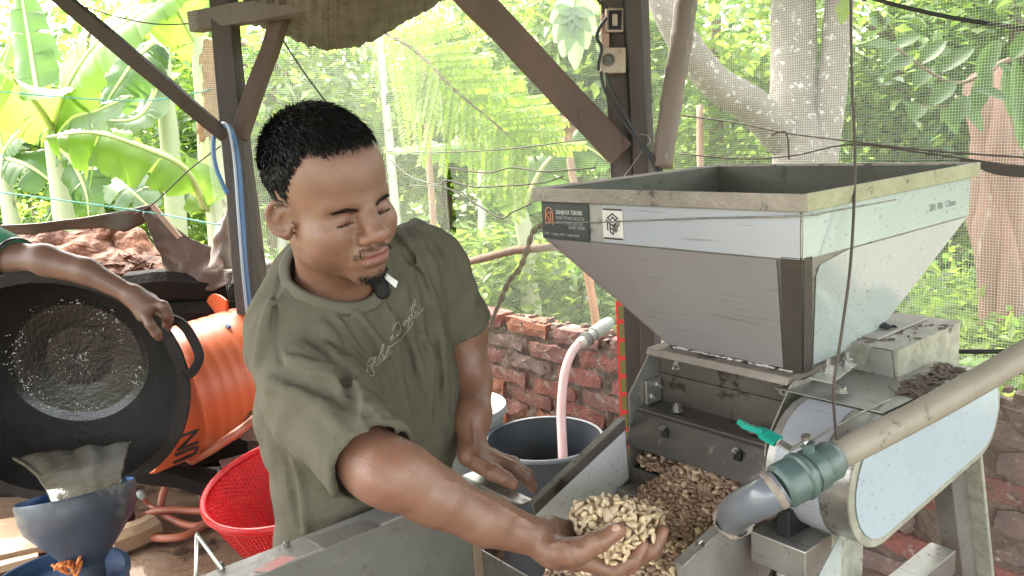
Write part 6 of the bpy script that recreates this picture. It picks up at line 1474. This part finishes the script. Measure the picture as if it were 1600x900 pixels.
for f in ([(612,462),(628,530),(645,600),(655,680)], [(612,358),(645,410),(672,470)], [(650,345),(684,395),(700,450)], [(485,520),(530,570),(556,640)], [(535,485),(578,545),(602,620)], [(455,590),(500,603),(545,630)],
          [(662,470),(682,560),(686,660)], [(440,690),(455,760),(465,830)], [(575,640),(600,700),(618,790)], [(520,700),(535,760),(545,830)]):
    groove(f)
# seam where the sleeve meets the body, hem stitch lines
groove([(445,400),(432,450),(428,500),(432,545),(440,570)], .0035, .004, .004); groove([(700,345),(704,400),(702,450),(706,500)], .003, .004, .004)
def ringcut(c, n, rr): pass
for c_, ax_, of in ((cutR, axR, -.018), (cutL, axL, -.016)):
    sh_.fn(lambda P, d, c_=c_, ax_=ax_, of=of: np.where((np.abs((P-c_)@ax_-of) < .0022) & (np.linalg.norm(P-c_, axis=1) < .12), d+.0012, d))
# hollow the sleeve mouths and the neck
def capd(P, a, b, r0_, r1_):
    ab = b-a; t = np.clip(((P-a)@ab)/(ab@ab), 0, 1); return np.linalg.norm(P-a-t[:,None]*ab, axis=1)-(r0_+(r1_-r0_)*t)
sh_.add('s', 's', .003, lambda P: np.maximum(capd(P, cutR-axR*.03, cutR+axR*.05, .058, .0635), (P-cutR)@axR-.0055))
sh_.add('s', 's', .003, lambda P: np.maximum(capd(P, cutL-axL*.035, cutL+axL*.05, .046, .050), (P-cutL)@axL-.0055))
ncA = NB+V(.0,.0,-.03); nAx = unit(hl2w((0,-.018,-.05))-NB); nAx = unit(nAx+V(.03,-.30,0))
sh_.cap(NB+nAx*.012+V(.004,-.012,0), NB+nAx*.2+V(.004,-.012,0), .078, .088, .006, 's')
def cloth(P, d):
    m = np.abs(d) < .02
    if m.any():
        Q = P[m]; n_ = .0030*np.sin(Q[:,0]*38+Q[:,2]*21+3*np.sin(Q[:,2]*13+Q[:,1]*9))*np.sin(Q[:,1]*31-Q[:,2]*15)+.0013*np.sin(Q[:,0]*90-Q[:,2]*70+2*np.sin(Q[:,1]*40))
        d = d.copy(); d[m] += n_
    return d
sh_.fn(cloth)
sv, sf = nets(sh_, .0034)
shirt, svs = meshify('t_shirt', sv, sf, M_shirt, man, None, mo, 2)
BV = BVHTree.FromPolygons([tuple(p) for p in svs], [tuple(map(int, f)) for f in sf])
def onshirt(u, v, off=.0):
    q = Vector(ray(u, v)).normalized(); h_ = BV.ray_cast(Vector(CAM), q)
    return None if h_[0] is None else np.array(h_[0])-np.array(q)*off
# ribbed collar: a band around the neck opening
M_col = mat('olive_rib', (.106,.098,.072), .92, bump=.2, bscale=500)
g = G(); P = []
e1, e2, _ = frame(nAx); cN = NB+V(.004,-.012,0)
for a in np.linspace(0, 2*math.pi, 72, endpoint=False):
    dr = e1*math.cos(a)+e2*math.sin(a); o0 = cN+dr*.085+nAx*.12; h_ = BV.ray_cast(Vector(o0), Vector(-nAx))
    P.append(np.array(h_[0]) if h_[0] is not None else cN+dr*.082)
P = [(P[i-2]+P[i-1]+P[i]+P[(i+1) % 72]+P[(i+2) % 72])/5 for i in range(72)]
vs = []
for i, p in enumerate(P):
    dr = unit(p-cN-nAx*np.dot(p-cN, nAx))
    for a_, b_ in ((-.010,.008),(-.0035,.0085),(.008,.003),(.013,-.004),(.009,-.006),(-.008,.001)): vs.append(p+dr*a_+nAx*b_-mo)
k_ = 6; g.add(vs, [(i*k_+j, i*k_+(j+1)%k_, ((i+1)%72)*k_+(j+1)%k_, ((i+1)%72)*k_+j) for i in range(72) for j in range(k_)])
g.obj('collar', M_col, shirt, smooth=True)
# script print on the chest, drawn along the shirt
M_print = mat('pale_print', (.30,.30,.235), .85)
def stroke(g, pts, w=.0016, k=5):
    P = []
    for u, v in spline([V(a, b, 0) for a, b in pts], k) if False else [tuple(q[:2]) for q in spline([V(a,b,0) for a,b in pts], k)]:
        q = onshirt(u, v, .0012)
        if q is not None: P.append(q-mo)
    if len(P) > 1: g.tube(P, w/2, 5)
g = G()
def Z6(pts): return [(540+x/5.484, 430+y/4.737) for x, y in pts]      # reading of the print, in image units
for s_ in ([(205,740),(235,745),(240,715),(222,690),(235,650),(240,610),(205,625),(180,665)], [(180,680),(215,665),(250,640),(262,600),(245,625),(240,655),(268,640)], [(268,640),(300,560),(320,510),(325,540),(290,600),(285,640),(310,610)],
           [(310,610),(318,585),(330,590),(325,620),(350,590)], [(350,590),(362,540),(372,520),(365,560),(372,580)], [(345,570),(385,548)], [(385,465),(405,440),(402,455),(385,475),(395,480),(420,455)],
           [(400,410),(420,370),(455,345),(470,390),(462,430),(440,450),(452,400)], [(490,370),(515,355),(520,335),(498,345),(495,375),(520,368)], [(525,350),(545,310),(535,390)], [(540,320),(560,295),(575,310),(550,335)], [(575,300),(565,250),(600,200),(590,180),(575,230),(590,280),(610,270)], [(555,245),(605,215)],
           [(205,690),(300,645),(400,560)], [(375,535),(470,470),(560,380),(575,340)], [(178,700),(190,720),(185,690)]):
    stroke(g, Z6(s_), .0017)
for s_ in ([(585,325),(595,290),(603,320),(612,285)], [(618,300),(625,270),(632,300)], [(625,285),(640,280)], [(645,280),(650,250),(655,270),(662,245)], [(665,262),(670,232)]): stroke(g, Z6(s_), .0011)
g.obj('script_lettering', M_print, shirt)
# trousers (mostly hidden behind the tank)
tr = SD(); pc_ = D(588,940,1.74); pc_ = V(pc_[0], pc_[1], .80)
hipR, hipL = pc_-EX*.09, pc_+EX*.09
tr.ell(pc_, (.16,.13,.12), .03).chain([hipR, hipR+V(-.02,.02,-.38), hipR+V(-.03,.05,-.72)], [.10,.075,.06], .03).chain([hipL, hipL+V(.02,.0,-.38), hipL+V(.03,.06,-.72)], [.10,.075,.06], .03)
tv, tf = nets(tr, .012); meshify('trousers', tv, tf, M_trou, man, None, mo, 2)
ft_ = SD()
for h_ in (hipR+V(-.03,.05,0), hipL+V(.03,.06,0)): ft_.cap((h_[0],h_[1]-.0,.045), (h_[0]+.02,h_[1]-.16,.03), .045, .035, .02)
tv, tf = nets(ft_, .006); meshify('shoe', tv, tf, M_black, man, None, mo, 1)
# nails
M_nail = mat('nail', (.45,.26,.19), .3)
def nail(u, v, d, ax_, up2, r_=.0062):
    c = D(u, v, d); ax_ = unit(ax_); n_ = unit(up2); s_ = unit(np.cross(ax_, n_)); g = G()
    g.grid(lambda a, b: c+s_*(a-.5)*r_*1.7+ax_*(b-.5)*r_*2.1+n_*(-.006*(a-.5)**2*1.5-.003*(b-.5)**2)-mo, 6, 6); g.obj('fingernail', M_nail, man, smooth=True, solid=.0008)
tdx = D(967,828,1.186)-D(936,845,1.182)
qn = march(skin, 962, 824, .9); 
if qn is not None:
    e_ = 1e-3; gN = unit(V(*[skin((qn+V(*dv))[None])[0]-skin((qn-V(*dv))[None])[0] for dv in ((e_,0,0),(0,e_,0),(0,0,e_))])); u0 = RM@(qn-CAM)
    nail(800+F*u0[0]/u0[2], 450+F*u0[1]/u0[2], u0[2]-.0005, tdx, gN)
# clip microphone
mic = thing('clip_microphone', 'small black clip microphone with white tag at the man\'s collar', 'microphone', tuple(D(602,448,1.38))); b0 = np.array(mic.location)
mp_ = onshirt(604,458,.012); mp_ = mp_ if mp_ is not None else D(602,448,1.4); dm = float(RM[2]@(mp_-CAM))-.006
g = G(); ms = SD(); ms.cap(D(594,442,dm), D(598,456,dm), .0145, .0135, .004); tv, tf = nets(ms, .0015); 
tv += .0006*np.sin(tv*1400); meshify('windscreen', tv, tf, mat('black_foam', (.008,.008,.008), .8), mic, None, b0, 0)
G().prism([D(596,431,dm-.015)-b0, D(602,426,dm-.015)-b0, D(622,440,dm-.014)-b0, D(618,450,dm-.014)-b0][::-1], RM[2]*.005).obj('tag', mat('white_plastic', (.7,.7,.72), .3), mic, bevel=.0008)
# ================================================================== the second man
M_grn = mat('green_shirt', (.005,.14,.055), .85, c2=(.005,.11,.045), scale=8, amt=.8, bump=.2, bscale=300); M_skin2 = mat('brown_skin_second', (.12,.063,.045), .45, c2=(.15,.08,.055), scale=9, amt=.7, bump=.12, bscale=200, sss=.1)
p2b = gz(D(-330,450,2.75), 0)
p2 = thing('person', 'man in a green shirt, only his arm in view, gripping the wok handle', 'person', tuple(p2b)); po = p2b
s2_ = SD(); sR, sL = D(-150,330,2.45), D(-420,330,2.75); nb2 = (sR+sL)/2+V(0,0,.05); hc = nb2+V(.02,-.02,.20)
wr2 = D(208,462,2.33)
s2_.chain([sR, D(-60,371,2.39), D(20,404,2.34)], [.055,.050,.046], .02).chain([D(20,404,2.34), D(70,408,2.33), D(135,424,2.32), wr2], [.046,.046,.036,.026], .02)
s2_.cap(wr2, D(232,478,2.335), .028, .026, .016).cap(wr2, D(224,492,2.325), .026, .022, .016).cap(wr2, D(236,470,2.36), .024, .022, .016)
for f_, r_ in (([(236,470,2.345),(256,478,2.33),(262,492,2.345),(258,500,2.37)], .0145), ([(238,474,2.375),(260,484,2.375),(264,500,2.39),(258,508,2.41)], .0135), ([(240,480,2.40),(262,496,2.41),(264,512,2.42)], .013),
               ([(226,490,2.32),(234,506,2.305),(244,520,2.32),(248,527,2.33)], .0145)):
    s2_.chain([D(*p) for p in f_], [r_]*(len(f_)-1)+[r_*.8], .006)
s2_.cap(nb2, hc, .058, .06, .02).ell(hc+V(0,0,.04), (.085,.105,.125), .02).chain([sL, sL+V(-.05,.0,-.30), sL+V(.05,-.2,-.50)], [.06,.047,.03], .02).chain([nb2, nb2+V(0,0,-.5)], [.08,.10], .03).cap(sR, sL, .05, .05, .02)
tv, tf = nets(s2_, .0045); meshify('body', tv, tf, M_skin2, p2, None, po, 2)
s3 = SD(); s3.chain([nb2+V(0,0,-.08), nb2+V(0,.02,-.30), nb2+V(0,.03,-.62)], [.16,.15,.15], .05).cap(sR+V(-.02,0,0), sL, .085, .085, .05)
cu2 = D(22,408,2.34); a2_ = unit(D(20,404,2.34)-sR); s4 = SD(); s4.chain([sR, cu2+a2_*.03], [.085,.068], .03); s4.half(cu2, a2_); s4.gap = 0; s3.add('u', 's', .02, lambda P: s4(P), (sR+cu2)/2, .28); s3.cap(sL, sL+V(-.05,0,-.25), .08, .07, .03)
s3.cap(cu2-a2_*.05, cu2+a2_*.05, .052, .054, .004, 's'); s3.cap(nb2, nb2+V(0,0,.2), .07, .07, .005, 's')
tv, tf = nets(s3, .008); meshify('green_shirt', tv, tf, M_grn, p2, None, po, 2)
g = G(); c = cu2-a2_*.012; u_, w_, _ = frame(a2_); g.lathe([(.066,0),(.0695,.001),(.0695,.014),(.066,.015)], 40, c-po, a2_); g.obj('cuff', M_black, p2, smooth=True)
h2 = SD(); h2.ell(hc+V(0,.02,.075), (.092,.112,.105), .01); tv, tf = nets(h2, .008); meshify('hair', tv, tf, M_hair, p2, None, po, 1)
t2 = SD(); pl = nb2+V(0,.03,-.62); t2.ell(pl, (.16,.13,.12), .03)
for s in (-1,1): t2.chain([pl+V(.09*s,0,-.02), V(pl[0]+.1*s, pl[1], .45), V(pl[0]+.1*s, pl[1]+.02, .06)], [.10,.075,.055], .03)
tv, tf = nets(t2, .012); meshify('trousers', tv, tf, M_trou, p2, None, po, 2)
# ================================================================== SEEDS
M_seed = [mat('cream_seed', (.66,.53,.36), .42, c2=(.54,.40,.25), scale=60, amt=.8, c3=(.70,.60,.42), scale3=90, thr3=.6), mat('pale_seed', (.68,.56,.38), .45, c2=(.58,.43,.25), scale=60, amt=.8), mat('brown_shade_seed', (.36,.24,.16), .38, c2=(.24,.155,.10), scale=60, amt=.8)]  # last one for the chute: its own browner tone plus painted shade
def seedmesh(seed, m):
    g = G(); nu, nv_ = 10, 6; rs = random.Random(seed); L_, W_, T_ = .0080*rs.uniform(.9,1.12), .0050*rs.uniform(.9,1.15), .0031*rs.uniform(.85,1.2); bend = rs.uniform(-.0014,.0014)
    for j in range(nv_+1):
        ph = math.pi*j/nv_; x = -math.cos(ph); rr = math.sin(ph)*(1-.22*x)
        for i in range(nu):
            th = 2*math.pi*i/nu; g.v.append((x*L_, math.cos(th)*rr*W_+bend*x*x, math.sin(th)*rr*T_+.0012*x*x))
    for j in range(nv_):
        for i in range(nu): g.f.append((j*nu+i, j*nu+(i+1)%nu, (j+1)*nu+(i+1)%nu, (j+1)*nu+i)); g.m.append(0)
    return g.mesh('seed', m, smooth=True)
SM = [seedmesh(i, M_seed[i % 2]) for i in range(4)]; SMc = [seedmesh(i+10, M_seed[[0,2,2,1][i]]) for i in range(4)]
def rnd_rot(flat=.6): return (random.gauss(0, flat), random.gauss(0, flat), random.uniform(0, 6.28))
def seed_at(p, ms, label, grp, flat=.6, sc_=1.0):
    o = bpy.data.objects.new('seed', random.choice(ms)); col.objects.link(o); o.location = tuple(p); o.rotation_euler = rnd_rot(flat); s = sc_*random.uniform(.88,1.12); o.scale = (s,s,s)
    return tag(o, label, 'seed', grp)
# heap in the hand
hc_ = D(966,826,1.262); nh = 0; placed = []
hl_ = SD(); hl_.ell(D(962,836,1.262), (.058,.050,.040), .02).ell(D(952,806,1.272), (.034,.034,.022), .02).ell(D(918,812,1.27), (.022,.03,.018), .02).ell(D(1004,815,1.29), (.030,.030,.022), .02).ell(D(952,862,1.232), (.026,.020,.030), .015)
cand = []
lo, hi = hl_.bounds(); Q = RNG.uniform(lo, hi, (60000,3)); dq = hl_(Q); ds = skin(Q); ok = (np.abs(dq) < .005) & (ds > .004) ; Q = Q[ok]
def thin(Q, dmin, nmax, wz=1.):       # keep points at least dmin apart
    W_ = Q*V(1,1,wz); keep = np.empty((nmax,3)); n = 0; idx = []
    for i, q in enumerate(W_):
        if n and (((keep[:n]-q)**2).sum(1).min() < dmin*dmin): continue
        keep[n] = q; n += 1; idx.append(i)
        if n >= nmax: break
    return Q[idx]
hseeds = list(thin(Q, .0074, 330))
hseeds.sort(key=lambda p: np.linalg.norm(p-CAM))
vis = [q for q in hseeds if (RM@(q-CAM))[2] < 1.32][:230]
for q in vis: seed_at(q, SM, 'cream seed in the heap held in the man\'s open hand', 'seeds in the man\'s hand', .9)
rest = [q for q in hseeds if not any(q is v_ for v_ in vis)]
def add_seed(g, p, me, s, flat):
    R3 = Matrix.Rotation(random.uniform(0,6.28), 3, 'Z')@Matrix.Rotation(random.gauss(0,flat), 3, 'X')@Matrix.Rotation(random.gauss(0,flat), 3, 'Y')
    o = len(g.v); g.v += [tuple(R3@(v.co*s)+Vector(p)) for v in me.vertices]; g.f += [tuple(o+i for i in f.vertices) for f in me.polygons]; g.m += [0]*len(me.polygons)
core = SD(); core.p = hl_.p
g = G(); 
Q = RNG.uniform(lo, hi, (9000,3)); dq = hl_(Q); ds = skin(Q); Q = Q[(dq < -.005) & (dq > -.017) & (ds > .002)][:420]
for q in list(Q)+rest: add_seed(g, q, random.choice(SM), 1.05, 1.)
o = g.obj('seed_heap', M_seed[0], smooth=True); recenter(o, tuple(hc_)); tag(o, 'inner seeds of the heap in the hand', kind='stuff')
# pile in the chute
def chz(x, y):
    base = .70+(x+.16)/(.055+.16)*.10 if x < .055 else .843
    h = .05+.022*math.exp(-((y-.22)/.10)**2)
    edge = max(0, (y-.30)/.10)                       # bare floor along the left wall near the opening
    h *= max(0, 1-edge*(.55+.6*max(0,(x+.08)/.13))) if x < .06 else 1
    if x > -.08: h += .016*math.exp(-((x-.06)/.06)**2)*(1-max(0,min(1,(y-.27)/.04)))
    return base+max(h, -.01), h
C_ = []
for _ in range(34000):
    x = random.uniform(-.24,.14); y = random.uniform(yr+.006, yl-.008); z, h = chz(x,y)
    if h < .006: continue
    if x > .04 and not (y < .30 or random.random() < .25): continue
    if x > .05: z = .843+.005+random.random()*.028*(1 if y < .27 else .3)
    C_.append((x, y, z+random.uniform(-.006,.005)))
pts = list(thin(np.array(C_), .0058, 4200, .6))
Wp = [m2w(*q) for q in pts]
def onscreen(p): q = RM@(p-CAM); u = 800+F*q[0]/q[2]; v = 450+F*q[1]/q[2]; return v < 905
order = sorted(range(len(pts)), key=lambda i: (not onscreen(Wp[i]), random.random()*.25+np.linalg.norm(Wp[i]-CAM)))
for i in order[:70]: seed_at(Wp[i], SMc, 'brownish, partly shade-toned seed lying on the pile in the steel chute', 'seeds piled in the chute', .55, 1.05)
g = G()
for i in order[70:]: add_seed(g, Wp[i], random.choice(SMc), 1.05, .55)
for i in range(len(g.m)): pass
o = g.obj('seed_pile', M_seed[2], smooth=True); 
me = o.data; me.materials.append(M_seed[0]); me.materials.append(M_seed[1]); npf = 60
mi = np.repeat(RNG.choice([0,0,0,0,0,1], size=len(g.f)//npf+1), npf)[:len(g.f)]; me.polygons.foreach_set('material_index', mi.astype(np.int32))
recenter(o, tuple(m2w(-.05,.25,.8))); tag(o, 'rest of the brown, partly shade-toned seeds filling the chute', kind='stuff')
g = G().prism([(-.22,yr+.002,.70),(.052,yr+.002,.828),(.052,.30,.826),(-.22,.33,.70)], (0,0,.012))
M_und = mat('seed_dust', (.16,.10,.06), .9, c2=(.1,.06,.04), scale=30, amt=1, bump=2); g.obj('seed_dust', M_und, mach)
def stray(u, v, y_or_z, mode='z'):
    p = m2w(*(mZ(u, v, y_or_z) if mode == 'z' else mY(u, v, y_or_z)))
for q_, lb in (((.115,.37,.849), 'pale seed lying alone inside the dark outlet'), ((.10,.33,.849), 'small cluster seed at the outlet, left side'), ((.03,.392,.80), 'yellowish seed stuck at the lower corner of the left chute wall')):
    seed_at(m2w(*q_), SM, lb, None, .4)
